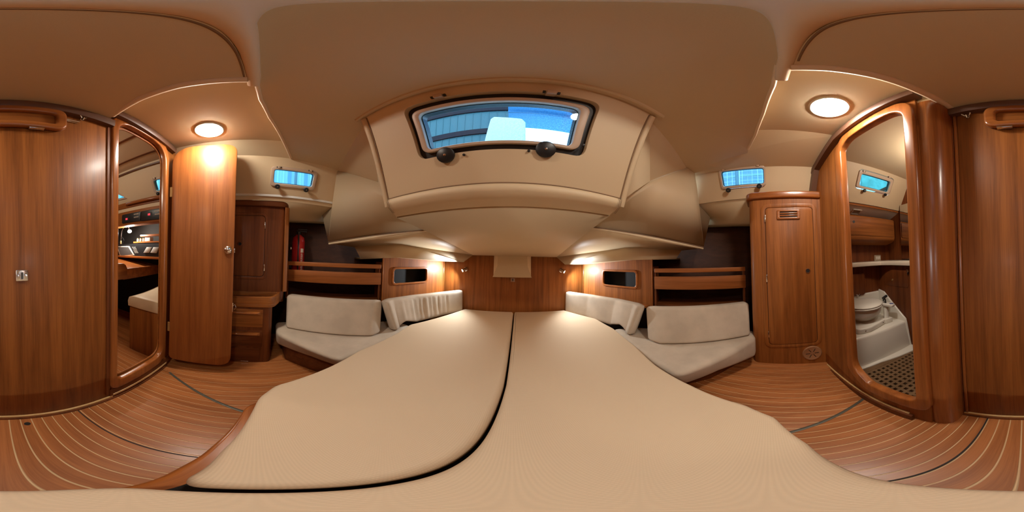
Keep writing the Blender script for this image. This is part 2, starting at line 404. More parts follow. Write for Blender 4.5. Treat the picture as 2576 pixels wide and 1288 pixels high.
# aft outer panels (lamps) port and starboard, dropped centre panel, forward panel
ceiling = struct(slab([(-.456, -.02, Z1), (-.456, -.66, Z1), (-1.10, -.66, Z1), (-1.10, .36, Z1), (-.6, .2, Z1)], .03, (0, 0, 1)), 'ceiling', vinyl)
def cpart(pts, name, th=.03, m=vinyl, dn=(0, 0, 1)): return slab(pts, th, dn).build(name, m, ceiling)
cpart([(.33, -.02, Z1), (.50, .2, Z1), (.90, .30, Z1), (.90, -.46, Z1), (.42, -.50, Z1), (.33, -.50, Z1)], 'lamp_panel')
cpart([(.90, .30, Z1), (1.24, .60, 1.845), (1.265, -.425, 1.86), (.90, -.46, Z1)], 'lamp_panel')
cpart([(.26, -.530, 1.885), (.415, -.515, 1.885), (.415, -.67, 1.885), (.26, -.67, 1.885)], 'corner_panel', .06)
cpart([(-.462, -.05, Z3), (.335, -.08, Z3), (.28, -.66, Z3), (-.49, -.66, Z3)], 'centre_panel', .10)
QW = Fr((0, .44, 1.90), (1, 0, 0), (0, -.25, .515))
q4 = lambda L: [QW.ab(*p) for p in L]
w_out = q4([(932, 312), (1632, 289), (1560, 496), (979, 504)])
wtop = max(w_out[0][1], w_out[1][1])
w_out = [(w_out[0][0], wtop), (w_out[1][0], wtop), w_out[2], w_out[3]]
bz = (w_out[2][1] + w_out[3][1]) / 2; w_out[2] = (w_out[2][0], bz); w_out[3] = (w_out[3][0], bz)
BL, BR, TL, TR = QW(*w_out[3]), QW(*w_out[2]), QW(*w_out[0]), QW(*w_out[1])
def padline(a, b, sg): return a + Vector((sg * .044, 0, 0)) - QW.w * .05, b + Vector((sg * .044, 0, 0)) - QW.w * .05
TLp, BLp = padline(TL, BL, -1); TRp, BRp = padline(TR, BR, 1)
def on_seg(a, b, px, py):
    d = D(px, py); best = None
    for i in range(201):
        p = a + (b - a) * i / 200; v = (p - Vector((0, 0, H))).normalized()
        if best is None or v.dot(d) > best[0]: best = (v.dot(d), p)
    return best[1]
cpart([(-1.10, -.66, Z1), (-1.30, -.66, 1.865), (-1.28, .62, 1.86), (-1.10, .36, Z1)], 'lamp_panel')
# forward panel: flat, then falling towards the front on either side of the hatch well
T2 = U(850, 430, z=1.865); sT2 = U(1727, 423, z=1.865); sT3 = U(1746, 436, z=1.835)
lipL, lipR = U(1000, 545, y=.775), U(1530, 541, y=.775)
b2, sb2 = U(1190, 640, y=1.95), U(1400, 645, y=1.95)
Fp, Fs = on_seg(lipL, b2, 1075, 575), on_seg(lipR, sb2, 1490, 572)
E1, E2, E3 = U(838, 514, x=-1.42), U(812, 540, x=-1.56), U(828, 610, d=1.60)
G1, G2, G3 = U(1757, 517, x=1.40), U(1785, 547, x=1.55), U(1768, 622, d=1.60)
def on_plane(px, py, a, b, c):
    n = (b - a).cross(c - a); d = D(px, py); o = Vector((0, 0, H)); return o + d * (n.dot(a - o) / n.dot(d))
V_, sV = on_plane(954, 459, T2, E3, Fp), on_plane(1633, 456, sT2, G3, Fs)
T1 = U(732, 398, z=1.885); sT1 = U(1882, 375, z=1.90); sT1b = Vector((1.23, .14, 1.885))
wl, wr = TLp + (TLp - BLp) * .04, TRp + (TRp - BRp) * .04; wl.z = wr.z = Z2 - .002
e0, e1 = Vector((-.626, -.010, Z2)), Vector((-.918, .097, Z2)); f0, f1 = Vector((.476, -.043, Z2)), Vector((.898, .045, Z2))
for pts in ([e0, (-.462, -.03, Z2), (.335, -.05, Z2), f0, wr, wl], [e0, wl, e1], [e1, wl, T1], [T1, wl, T2], [T2, wl, V_], [f0, f1, wr], [f1, sT1, wr], [sT1, sT1b, sT3, sT2, wr], [sT2, sV, wr]):
    cpart(pts, 'forward_panel', .025)
# bright turned edges of the panels
def edge(pts, name, r=.010, m=piping): struct(MB().tube(pts, r, 10), name, m)
def drop(p, dz): return Vector((p[0], p[1], p[2] + dz))
def skirt(pts, zt, name, m=vinyl):
    k = MB(); n = len(pts)
    k.add([Vector(p) for p in pts] + [Vector((p[0], p[1], zt)) for p in pts] , [[i, i + 1, n + i + 1, n + i] for i in range(n - 1)])
    k.build(name, m, ceiling)
skirt([e0, e1, T1 + Vector((0, 0, .02))], Z1 + .01, 'forward_panel_edge'); skirt([f0, f1, sT1], Z1 + .01, 'forward_panel_edge')
edge([Vector((-.47, -.03, Z2)), e0, (e0 + e1) / 2 + Vector((-.01, -.006, 0)), e1, (e1 + T1) / 2, T1], 'trim_20', .009)
edge([Vector((.34, -.05, Z2)), f0, (f0 + f1) / 2 + Vector((.008, -.006, 0)), f1, sT1], 'trim_21', .009)
edge([U(622, 200, z=Z3), U(540, 203, z=Z3), U(450, 215, z=Z3), U(350, 248, z=Z3 + .005), U(282, 290, z=Z3 + .02)], 'trim_22', .017)
edge([U(1990, 170, z=Z3), U(2085, 172, z=Z3), U(2200, 190, z=Z3), U(2310, 228, z=Z3), U(2398, 276, z=Z3 + .005)], 'trim_23', .017)
bl = []; gl2 = []
for x, y0, w in ((-.50, -.052, .038), (-.46, -.053, .040), (-.3, -.056, .036), (-.14, -.064, .038), (0, -.070, .051), (.12, -.072, .042), (.3, -.082, .036), (.36, -.080, .036), (.42, -.080, .036)):
    bl.append([Vector((x, y0 + w * .5 - w * .5 * math.cos(t), Z3 + .010 - .016 * math.sin(t))) for t in [PI * i / 8 for i in range(9)]] + [Vector((x, y0 + w, Z2 + .02)), Vector((x, y0, Z2 + .02))])
    if -.47 < x < .34: gl2.append(Vector((x, y0 - .003, Z3 + .001)))
struct(MB().loft(bl), 'trim_24', piping, smooth=60)
edge(gl2, 'trim_25', .003, vinyl_seam)
# ---- coachroof sides with the portlights' openings
def quad_ab(fr, pts): return [fr.ab(*p) for p in pts]
PL = dict(p=quad_ab(TP, [(682, 421), (797, 430), (793, 480), (679, 468)]), s=quad_ab(TS, [(1810, 428), (1923, 415), (1929, 465), (1814, 480)]))
Llo, Lhi = TP.ab(*[0, 0])[0], 0
def side(s, fr, holes, y0, y1, name, m=vinyl):
    # strips of lining, each around one opening (fr's u runs along y)
    us = sorted((-s * y0, -s * y1)); cuts = [us[0]]
    for k in range(len(holes) - 1): cuts.append((holes[k][1] + holes[k + 1][0]) / 2)
    cuts.append(us[1]); mb = MB()
    for k, (h0, h1, v0, v1) in enumerate(holes):
        lo = -.382 if s < 0 else -.300
        mb.ring(fr, [(cuts[k], lo), (cuts[k + 1], lo), (cuts[k + 1], .16), (cuts[k], .16)], inset(NV2T, .006) if name == 'wall_port' and (h0, h1, v0, v1) == hn2 else rrect(h0, v0, h1, v1, .035), -.03, 0)
    return struct(mb, name, m)
NV2T = [TP.ab(*p) for p in ((270, 462), (297, 483), (320, 499), (270, 510))]
def hole_of(q, g=.008): return (min(p[0] for p in q) + g, max(p[0] for p in q) - g, min(p[1] for p in q) + g, max(p[1] for p in q) - g)
NV1 = quad_ab(TP, [(381, 452), (432, 436), (430, 478), (388, 488)]); NV2 = quad_ab(TP, [(262, 488), (300, 482), (320, 500), (262, 508)])
HV = quad_ab(TS, [(2158, 431), (2246, 447), (2240, 487), (2153, 476)])
hp1 = hole_of(PL['p']); hn1 = hole_of(NV1); hn2 = hole_of(NV2T, .0); hs1 = hole_of(PL['s']); hh1 = hole_of(HV)
wall_port = side(-1, TP, sorted([hn2, hn1, hp1]), -2.4, .76, 'wall_port')
wall_stbd = side(1, TS, sorted([hs1, hh1]), .68, -2.0, 'wall_starboard')
# ---- underside of the side decks, the wedges beside the hatch well and the foredeck lining
def shell_tris(name, tris, m=vinyl, back=(0, 0, 0), th=.02):
    mb = MB()
    for t in tris: mb.add(t, [list(range(len(t)))])
    o = struct(mb, name, m, smooth=25); md = o.modifiers.new('thick', 'SOLIDIFY'); md.thickness = th; md.offset = 0
    return o
shell_tris('trim_26', [(T2, V_, Fp, E3), (T2, E3, E1), (E1, E3, E2), (V_, BLp, Fp), (BLp, lipL, Fp), (V_, TLp, BLp)])
shell_tris('trim_27', [(sT2, sV, Fs, G3), (sT2, G3, sT3), (sT3, G3, G1), (G1, G3, G2), (sV, BRp, Fs), (BRp, lipR, Fs), (sV, TRp, BRp)])
shell_tris('trim_28', [(tpt(-1, -.6, 1.53) + Vector((-.014, 0, .008)), tpt(-1, .8, 1.53) + Vector((-.014, 0, .008)), Vector((-1.58, .8, 1.465)), Vector((-1.58, -.6, 1.435))), (Vector((-1.58, -.6, 1.435)), Vector((-1.58, .8, 1.465)), Vector((-1.60, .8, 1.42)), Vector((-1.60, -.6, 1.39))), (Vector((-1.60, .8, 1.42)), Vector((-1.60, -.6, 1.39)), Vector((-1.9, -.6, 1.39)), Vector((-1.9, .8, 1.42)))])
shell_tris('trim_29', [(tpt(1, -.5, 1.595) + Vector((.014, 0, .008)), tpt(1, .72, 1.605) + Vector((.014, 0, .008)), Vector((1.60, .72, 1.48)), Vector((1.60, -.5, 1.47))), (Vector((1.60, -.5, 1.47)), Vector((1.60, .72, 1.48)), Vector((1.61, .72, 1.44)), Vector((1.61, -.5, 1.43))), (Vector((1.61, .72, 1.44)), Vector((1.61, -.5, 1.43)), Vector((1.9, -.5, 1.43)), Vector((1.9, .72, 1.44)))])
# padded roll along the wedge's lower edge and the lining under the foredeck
b1, b1b, b0, b0b, b2b = U(1007, 613, d=1.60), U(1002, 646, d=1.585), U(892, 620, d=1.62), U(908, 650, d=1.65), U(1165, 658, y=1.93)
s1, s1b, s0, s0b, s2b = U(1574, 621, d=1.60), U(1578, 652, d=1.585), U(1715, 628, d=1.62), U(1700, 650, d=1.65), U(1422, 664, y=1.93)
shell_tris('trim_30', [(E3, Fp, b1, b0), (Fp, b2, b1)])
shell_tris('trim_31', [(G3, Fs, s1, s0), (Fs, sb2, s1)])
for a_, b_, n1, n2, sx in ((E3, Fp, 'trim_32', 'trim_40', 1), (G3, Fs, 'trim_33', 'trim_41', -1)):
    dn = Vector((sx * .004, -.002, -.013)); md_ = (a_ + b_) / 2
    edge([a_ + dn, md_ + dn, b_ + dn * .4], n1, [.010, .015, .006], vinyl); up_ = Vector((sx * .006, -.012, .0)); edge([a_ + up_, md_ + up_, b_ + up_ * .5], n2, .0035, vinyl_seam)
shell_tris('trim_34', [(b0, b1, b1b, b0b), (b1, b2, b2b, b1b), (b0b, b1b, b1b + Vector((-.55, .25, .0)), b0b + Vector((-.55, .20, 0))), (b1b, b2b, b2b + Vector((-.55, .12, 0)), b1b + Vector((-.55, .25, 0)))])
shell_tris('trim_35', [(s0, s1, s1b, s0b), (s1, sb2, s2b, s1b), (s0b, s1b, s1b + Vector((.55, .25, .0)), s0b + Vector((.55, .20, 0))), (s1b, s2b, s2b + Vector((.55, .12, 0)), s1b + Vector((.55, .25, 0)))])
cm = shell_tris('ceiling_bow', [(lipL, lipR, sb2, b2)])
edge([lipL + Vector((0, 0, -.004)), b2 + Vector((0, 0, -.004))], 'trim_36', .004, vinyl_seam); edge([lipR + Vector((0, 0, -.004)), sb2 + Vector((0, 0, -.004))], 'trim_37', .004, vinyl_seam)
# ---- hatch well: sloping upholstered front of the coachroof
h_o = [(-.425, -.05), (.285, -.05), (.335, -.355), (-.475, -.355)]
h_o = q4([(1031, 276), (1494, 250), (1486, 392), (1046, 412)])
h_fr = q4([(1040, 284), (1482, 260), (1470, 379), (1053, 393)])
h_pane = q4([(1055, 288), (1461, 265), (1447, 367), (1069, 383)])
w_face = [(w_out[0][0], .07), (w_out[1][0], .07), w_out[2], w_out[3]]
def squared(q):
    return [(q[0][0] * .5 + q[3][0] * .5, (q[0][1] + q[1][1]) / 2), (q[1][0] * .5 + q[2][0] * .5, (q[0][1] + q[1][1]) / 2), (q[1][0] * .5 + q[2][0] * .5, (q[2][1] + q[3][1]) / 2), (q[0][0] * .5 + q[3][0] * .5, (q[2][1] + q[3][1]) / 2)]
well = struct(MB().ring(QW, w_face, rpoly(inset(squared(h_o), -.004), .05, 6), -.03, 0), 'wall_hatch_well', vinyl)
MB().ring(QW, rpoly(inset(squared(h_o), -.03), .06, 6), rpoly(inset(squared(h_o), .035), .045, 6), -.040, -.031).build('gasket', black, well)
# dark joint, side pads and the padded lip at the bottom
for a, b, s in ((TL, BL, -1), (TR, BR, 1)):
    L = []
    for t in (0, .25, .5, .75, 1, 1.08):
        p = a + (b - a) * t; w = QW.w; uu = Vector((s, 0, 0))
        L.append([p + uu * .006 + w * .0, p + uu * .012 + w * .010, p + uu * .032 + w * .012, p + uu * .046 - w * .004, p + uu * .05 - w * .03, p + uu * .05 - w * .13, p - w * .13])
    MB().loft(L).build('side_pad', vinyl, well, smooth=60)
    MB().tube([a + Vector((s * .003, 0, 0)), b + Vector((s * .003, 0, 0))], .004, 8).build('piping', vinyl_seam, well)
MB().tube([BL, BR], .004, 8).build('piping', vinyl_seam, well)
MB().tube([Vector((TL.x - .06, .425, 1.908)), Vector((TR.x + .06, .41, 1.908))], .012, 8).build('piping', vinyl, well)
L = []
for k in range(9):
    t = k / 8; p = BL + (BR - BL) * t; q = lipL + (lipR - lipL) * t
    x0 = p.x
    L.append([Vector((x0, p.y, p.z)), Vector((x0, p.y - .012, p.z - .020)), Vector((x0, p.y - .006, p.z - .045)), Vector((x0 * .5 + q.x * .5, p.y * .6 + q.y * .4, p.z * .35 + q.z * .65 - .014)), Vector((q.x, q.y - .01, q.z - .004)), Vector((q.x, q.y + .02, q.z + .02)), Vector((x0, p.y + .03, p.z + .0))])
MB().loft(L).build('padded_lip', vinyl, well, smooth=60)
for s, p in ((-1, BL), (1, BR)):                                      # double row of stitching at the lip's ends
    for k in range(2):
        MB().tube([p + Vector((-s * (.008 + .008 * k), -.012, -.004)), p + Vector((-s * (.008 + .008 * k), -.020, -.03)), p + Vector((-s * (.008 + .008 * k), -.008, -.06)), p + Vector((-s * (.01 + .008 * k), .03, -.086))], .0015, 6).build('stitching', vinyl_seam, well)
for p, q in ((lipL, .08), (lipR, -.08)):
    MB().lathe(Fr(p + Vector((q * .6, .03, -.012)), (1, 0, 0), (0, 1, 0), (0, 0, -1)), [(.0001, 0), (.005, 0), (.005, .003), (.0001, .003)], 10).build('screw', brass, well)
# ---- bow bulkhead, hull lining and outer hull
BW = Fr((0, 2.0, 0), (1, 0, 0), (0, 0, 1)); 
struct(MB().box(BW, -1.1, 1.1, .0, 1.25, -.03, 0), 'wall_bow', wood_z)
hullp = [(-1.86, -.6), (-1.82, .2), (-1.72, .75), (-1.45, 1.35), (-1.08, 2.03)]
hulls = [(1.86, -.45), (1.82, .2), (1.72, .75), (1.45, 1.35), (1.08, 2.03)]
for nm, hl, s in (('wall_hull_port', hullp, -1), ('wall_hull_starboard', hulls, 1)):
    mb = MB()
    for a, b in zip(hl, hl[1:]): mb.add([(a[0], a[1], -.05), (b[0], b[1], -.05), (b[0], b[1], 1.6), (a[0], a[1], 1.6)], [[0, 1, 2, 3]])
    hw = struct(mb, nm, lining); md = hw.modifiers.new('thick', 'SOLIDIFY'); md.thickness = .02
    # narrow horizontal lining boards
    for k in range(11):
        z0 = .50 + k * .088; bm_ = MB(); L = []
        for x, y in hl[1:4] + [(hl[4][0], hl[4][1])]:
            L.append([Vector((x - s * .016, y, z0 + .004)), Vector((x - s * .016, y, z0 + .080)), Vector((x + s * .002, y, z0 + .084)), Vector((x + s * .002, y, z0))])
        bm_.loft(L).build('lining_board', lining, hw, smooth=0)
hull = MB()
hull.box(XY, -2.0, -1.97, -2.75, 2.2, -.2, 1.62).box(XY, 1.97, 2.0, -2.75, 2.2, -.2, 1.62)
hull.box(XY, -2.0, 2.0, -2.78, -2.75, -.2, 2.1).box(XY, -2.0, 2.0, 2.15, 2.2, -.2, 1.62)
hull.box(XY, -2.0, 2.0, -2.78, 2.2, -.22, -.19)
hull.box(XY, -1.20, 1.20, -2.78, .36, 2.06, 2.09)
hull.box(XY, -2.0, -1.395, -2.78, .8, 1.56, 1.60).box(XY, 1.395, 2.0, -2.78, .8, 1.60, 1.63)
hull.box(XY, -2.0, 2.0, 1.25, 2.2, 1.44, 1.47).box(XY, -.60, .46, .80, 1.26, 1.44, 1.47).box(XY, -2.0, -1.40, .5, 1.3, 1.57, 1.60).box(XY, 1.40, 2.0, .5, 1.3, 1.60, 1.63).box(XY, -1.42, -1.18, .96, 1.3, 1.55, 1.58).box(XY, 1.18, 1.42, .94, 1.3, 1.55, 1.58).box(XY, -1.2, -.9, 1.12, 1.3, 1.50, 1.53).box(XY, .9, 1.2, 1.10, 1.3, 1.50, 1.53)
struct(hull, 'wall_hull_outer', plain('deck_white', (.7, .7, .68), .5))
# ================================================================== WINDOWS
def window(name, fr, outer, pane, knobs, hinges, gl, r=.03, deep=.035, kr=.022, lift=0):
    """opening portlight: beige frame, tinted pane, black clamp knobs below, hinges above"""
    o = struct(MB().ring(fr, rpoly(outer, r, 6), rpoly(pane, r * .75, 6), -deep, .012), name, frame_m, bevel=.005)
    MB().ring(fr, rpoly([(p[0] + (.009 if p[0] < 0 else -.009) * 0, p[1]) for p in pane], r * .7, 6), rpoly(inset(pane, .004), r * .6, 6), -deep - .004, -.014).build('gasket', black, o)
    MB().prism(fr, rpoly(inset(pane, -.002), r * .7, 6), -.010, -.004).build('pane', gl, o)
    for a, b in knobs:
        k = Fr(fr(a, b, .012), fr.u, fr.v, fr.w); pr_ = [(.0001, 0), (kr * .45, 0), (kr * .45, .010), (kr, .012), (kr * 1.0, .022), (kr * .85, .026), (.0001, .027)]
        kb = MB().lathe(k, pr_, 20).build('clamp_knob', black, o)
        MB().lathe(Fr(fr(a, b, .0385), fr.u, fr.v, fr.w), [(.0001, 0), (kr * .17, 0), (kr * .14, .003), (.0001, .004)], 10).build('screw', chrome, kb)
    for a, b, ww in hinges:
        hb = MB().box(fr, a - ww, a + ww, b - .010, b + .012, .002, .020 + lift).build('hinge', frame_m, o, bevel=.003)
        MB().box(fr, a - ww * 1.7, a - ww * 1.15, b - .006, b + .006, .004 + lift, .014 + lift).box(fr, a + ww * 1.15, a + ww * 1.7, b - .006, b + .006, .004 + lift, .014 + lift).build('hinge_pin', black, hb)
    return o
ho, hpn = squared(h_o), squared(h_pane)
hfr = squared(h_fr)
QW2 = Fr(QW(0, 0, -.020), QW.u, QW.v, QW.w)
win1 = window('window_1', QW2, hfr, hpn, [QW.ab(1123, 391), QW.ab(1372, 377)], [(*QW.ab(1105, 244), .016), (*QW.ab(1386, 235), .016)], glass_h, r=.045, deep=.05, kr=.040, lift=.02)
MB().tube([QW(*hpn[3], -.012) + Vector((.01, 0, 0)), QW(*hpn[2], -.012)], .004, 6).build('drip_rail', frame_m, win1)
for a, b in (QW.ab(1168, 390), QW.ab(1330, 380), QW.ab(1467, 366)):
    MB().lathe(Fr(QW(a, b, .001), QW.u, QW.v, QW.w), [(.0001, 0), (.006, 0), (.006, .008), (.0001, .009)], 10).build('screw', black, win1)
def port(name, fr, quad, panepx, kn, hg, gl, kr=.022): 
    return window(name, fr, squared(quad), squared(quad_ab(fr, panepx)), [fr.ab(*p) for p in kn], [(*fr.ab(*p), .011) for p in hg], gl, r=.032, kr=kr)
port('window_2', TP, PL['p'], [(690, 428), (789, 436), (785, 471), (688, 460)], [(697, 469), (768, 477)], [(702, 421), (781, 430)], glass_b)
port('window_3', TS, PL['s'], [(1816, 434), (1919, 421), (1924, 459), (1818, 473)], [(1834, 478), (1910, 468)], [(1820, 427), (1906, 416)], glass_b)
port('window_4', TS, HV, [(2166, 439), (2240, 455), (2233, 481), (2160, 470)], [(2171, 479), (2223, 489)], [(2172, 431), (2236, 446)], glass_t, kr=.017)
port('window_5', TP, NV1, [(387, 456), (430, 442), (428, 474), (394, 481)], [(401, 486)], [(390, 449)], glass_t, kr=.018)
window('window_6', TP, NV2T, inset(NV2T, .018), [], [], glass_t, r=.01)
# ================================================================== LAMPS
def ceiling_lamp(c, label):
    t = thing('ceiling_lamp', label, 'lamp', c, 'round ceiling lamps')
    f = Fr(c, (1, 0, 0), (0, 1, 0), (0, 0, -1)); f.v = Vector((0, -1, 0))
    MB().lathe(f, [(.0001, -.004), (.092, -.004), (.091, .005), (.084, .010), (.077, .009), (.0001, .005)], 40).build('rim', white_p, t)
    MB().lathe(f, [(.0001, .004), (.078, .006), (.076, .014), (.052, .020), (.0001, .023)], 40).build('diffuser', lampw, t)
lp = U(526, 329, z=Z1 - .012); ls = U(2087, 272, z=Z1 - .012)
lp.z = ls.z = Z1
ceiling_lamp(lp, 'round white ceiling lamp just above the top of the open door')
ceiling_lamp(ls, 'round white ceiling lamp beside the doorway to the toilet')
def reading_light(base, aim, label, side):
    t = thing('reading_light', label, 'lamp', base, 'reading lights on the bow bulkhead')
    f = Fr(base, (1, 0, 0), (0, 0, 1)); f.w = Vector((0, -1, 0))
    MB().lathe(f, [(.0001, 0), (.026, 0), (.026, .008), (.020, .012), (.0001, .012)], 24).build('wall_plate', chrome, t)
    j = base + Vector((0, -.035, 0)); MB().tube([base + Vector((0, -.010, 0)), j], .007, 10).build('stem', chrome, t)
    a = Vector(aim).normalized(); u = a.cross(Vector((0, 0, 1))).normalized(); g = Fr(j - a * .030, u, u.cross(a), a)
    MB().lathe(g, [(.0001, -.002), (.014, 0), (.019, .012), (.020, .055), (.024, .066), (.0235, .074), (.018, .074), (.015, .06), (.0001, .058)], 24).build('lamp_head', chrome, t)
    MB().lathe(Fr(j + a * .032, u, u.cross(a), a), [(.0001, 0), (.0165, 0), (.0165, .004), (.0001, .006)], 20).build('lens', ledw, t)
    l = bpy.data.lights.new('reading_bulb', 'SPOT'); l.energy = READ; l.spot_size = math.radians(158); l.spot_blend = .6; l.shadow_soft_size = .016; l.color = (.88, .95, 1.0)
    o = bpy.data.objects.new('reading_bulb', l); C.objects.link(o); o.parent = t; o.location = j + a * .048 - base
    o.rotation_euler = (-a).to_track_quat('Z', 'Y').to_euler()
# ================================================================== BERTH
def poly_solid(pts, z0, z1, name, mat, parent=None, bevel=.02, seg=4, r=.05):
    return MB().prism(XY, rpoly(pts, r, 6), z0, z1).build(name, mat, parent, bevel=bevel, seg=seg, smooth=60)
ZB = .42
bp = [(.030, 1.972), (-.021, .69), (-.056, .309), (-.077, .119), (-.085, -.020), (-.110, -.036), (-.236, -.034), (-.417, .003), (-.526, .028), (-.607, .092), (-.651, .213), (-.702, .368), (-.779, .59), (-.812, .948), (-.852, 1.208), (-.571, 1.972)]
bs = [(.042, 1.972), (.662, 1.972), (.868, 1.53), (.862, 1.192), (.773, .818), (.669, .559), (.596, .315), (.515, .09), (.442, .001), (.298, -.050), (.191, -.060), (.05, -.066), (-.03, -.062), (-.058, -.05), (-.064, -.015), (-.062, .11), (-.043, .31), (-.010, .69)]
def mattress(pts, name, rad):
    p = rpoly(pts, rad, 4); m = MB(); zt, zb = ZB, .315; 
    n = len(p); c = Vector((sum(a[0] for a in p) / n, sum(a[1] for a in p) / n))
    def off(d):                             # offset inwards along averaged normals
        out = []
        for i in range(n):
            a, b, q = Vector(p[i - 1]), Vector(p[i]), Vector(p[(i + 1) % n])
            e = (q - a); nn = Vector((-e.y, e.x)); nn = nn.normalized() if nn.length else Vector((0, 0))
            out.append((b.x + nn.x * d, b.y + nn.y * d))
        return out
    area = sum(p[i - 1][0] * p[i][1] - p[i][0] * p[i - 1][1] for i in range(n)); sg = 1 if area > 0 else -1
    prof = [(.016, zb), (.003, zb + .012), (0, zb + .03), (0, zt - .028), (.003, zt - .014), (.010, zt - .005), (.022, zt)]
    m.loft([[Vector((x, y, z)) for x, y in off(sg * d)] for d, z in prof])
    return m.build(name, cover, smooth=60)
m1 = mattress(bs, 'mattress', .02); tag(m1, 'wider cream mattress on the right of the centre gap, reaching under the camera', 'mattress', 'mattress halves of the berth')
m2 = mattress(bp, 'mattress', .03); tag(m2, 'narrower cream mattress on the left of the centre gap, with a rounded aft corner', 'mattress', 'mattress halves of the berth')
bed = thing('berth_base', 'wooden berth base with its curved lip showing left of the mattress', 'bed base', (0, .6, .26))
bb = [(-.03, 1.985), (-.571, 1.985), (-.84, 1.208), (-.80, .948), (-.765, .59), (-.70, .368), (-.655, .213), (-.62, .09), (-.54, -.012), (-.42, -.036), (-.30, -.060), (-.17, -.072), (-.07, -.060), (.03, -.045), (.29, -.03), (.43, .02), (.49, .1), (.58, .33), (.65, .57), (.75, .82), (.84, 1.192), (.84, 1.5), (.64, 1.985)]
poly_solid(bb, .268, .312, 'bed_board', wood_trim_x, bed, .012, 3, .03)
kb = [(x * .93, .06 + y * .93) for x, y in bb]; poly_solid(kb, .001, .268, 'bed_box', wood_dy, bed, .004, 1, .02)
MB().prism(XY, [(-.16, -.03), (-.02, -.03), (-.02, .11), (.02, .31), (.06, 1.97), (0, 1.97), (-.07, .31), (-.12, .12)], .311, .3135).build('gap_shade', dark, bed)  # thin dark plate, added to paint the shade down between the mattresses
MB().tube([(-.17, -.030, .307), (-.115, -.026, .307), (-.075, -.022, .307)], .006, 8).build('hinge_rod', rubber, bed)
# ================================================================== SEATS, BACK AND SIDE CUSHIONS
def cushion(bot, top, name, mat, label, group, parent=None, r=.03, sub=2):
    """soft block between two four-cornered faces"""
    m = MB(); n = len(bot); m.add(list(bot) + list(top), [list(range(n))[::-1], list(range(n, 2 * n))] + [[i, (i + 1) % n, n + (i + 1) % n, n + i] for i in range(n)])
    o = m.build(name, mat, None, bevel=r, seg=5, smooth=70); tag(o, label, 'cushion', group); return o
Pt = lambda L, z: [Vector((x, y, z)) for x, y in L]
sp_t = [(-1.235, .175), (-.98, .315), (-.755, .44), (-.80, .62), (-.825, .95), (-.87, 1.25), (-1.08, 1.22), (-1.30, .86), (-1.47, .50), (-1.47, .20)]
sp_b = [(-1.27, .19), (-1.03, .40), (-.79, .55), (-.80, .68), (-.825, .95), (-.87, 1.25), (-1.08, 1.22), (-1.30, .86), (-1.47, .50), (-1.47, .20)]
cushion(Pt(sp_b, .245), Pt(sp_t, .395), 'seat_cushion', velour, 'beige velour seat cushion beside the small chest of drawers', 'seat cushions', r=.035)
ss_t = [(1.27, .115), (.95, .27), (.665, .41), (.715, .62), (.80, .90), (.88, 1.24), (1.07, 1.14), (1.28, .82), (1.42, .50), (1.42, .14)]
ss_b = [(1.19, .110), (.95, .32), (.68, .47), (.72, .64), (.80, .90), (.88, 1.24), (1.07, 1.14), (1.28, .82), (1.42, .50), (1.42, .14)]
cushion(Pt(ss_b, .235), Pt(ss_t, .395), 'seat_cushion', velour, 'beige velour seat cushion beside the tall wardrobe with louvred door', 'seat cushions', r=.035)
def seat_box(pts, label):
    o = poly_solid(pts, .001, .243, 'seat_box', wood_dy, None, .004, 1, .01); tag(o, label, 'seat base', 'bases below the seats')
seat_box([(-1.30, .27), (-1.05, .47), (-.87, .60), (-.88, 1.18), (-1.1, 1.2), (-1.5, .5), (-1.5, .27)], 'dark wooden seat base under the cushion near the drawers')
seat_box([(1.28, .25), (1.02, .40), (.85, .56), (.89, 1.1), (1.05, 1.1), (1.42, .5), (1.42, .25)], 'dark wooden seat base under the cushion near the wardrobe')
def back(b0, b1, t0, t1, d, z0, z1, label, d1):
    b0, b1, t0, t1 = Vector(b0), Vector(b1), Vector(t0), Vector(t1); d = Vector(d); d1 = Vector(d1)
    f = lambda p, z: Vector((p.x, p.y, z))
    cushion([f(b0, z0), f(b1, z0), f(b1 + d1, z0), f(b0 + d * 1.1, z0)], [f(t0, z1), f(t1, z1), f(t1 + d1, z1), f(t0 + d, z1)], 'back_cushion', velour, label, 'back cushions', r=.028)
back((-1.305, .255), (-.905, .820), (-1.465, .285), (-1.030, .955), (-.085, .055), .398, .664, 'beige velour back cushion between the chest of drawers and the wrinkled side cushion', (-.01, .10))
back((1.285, .150), (.910, .725), (1.415, .170), (1.035, .860), (.085, .055), .398, .664, 'beige velour back cushion leaning next to the tall wardrobe', (.0, .125))
def end_face(a, b, c, d): pass
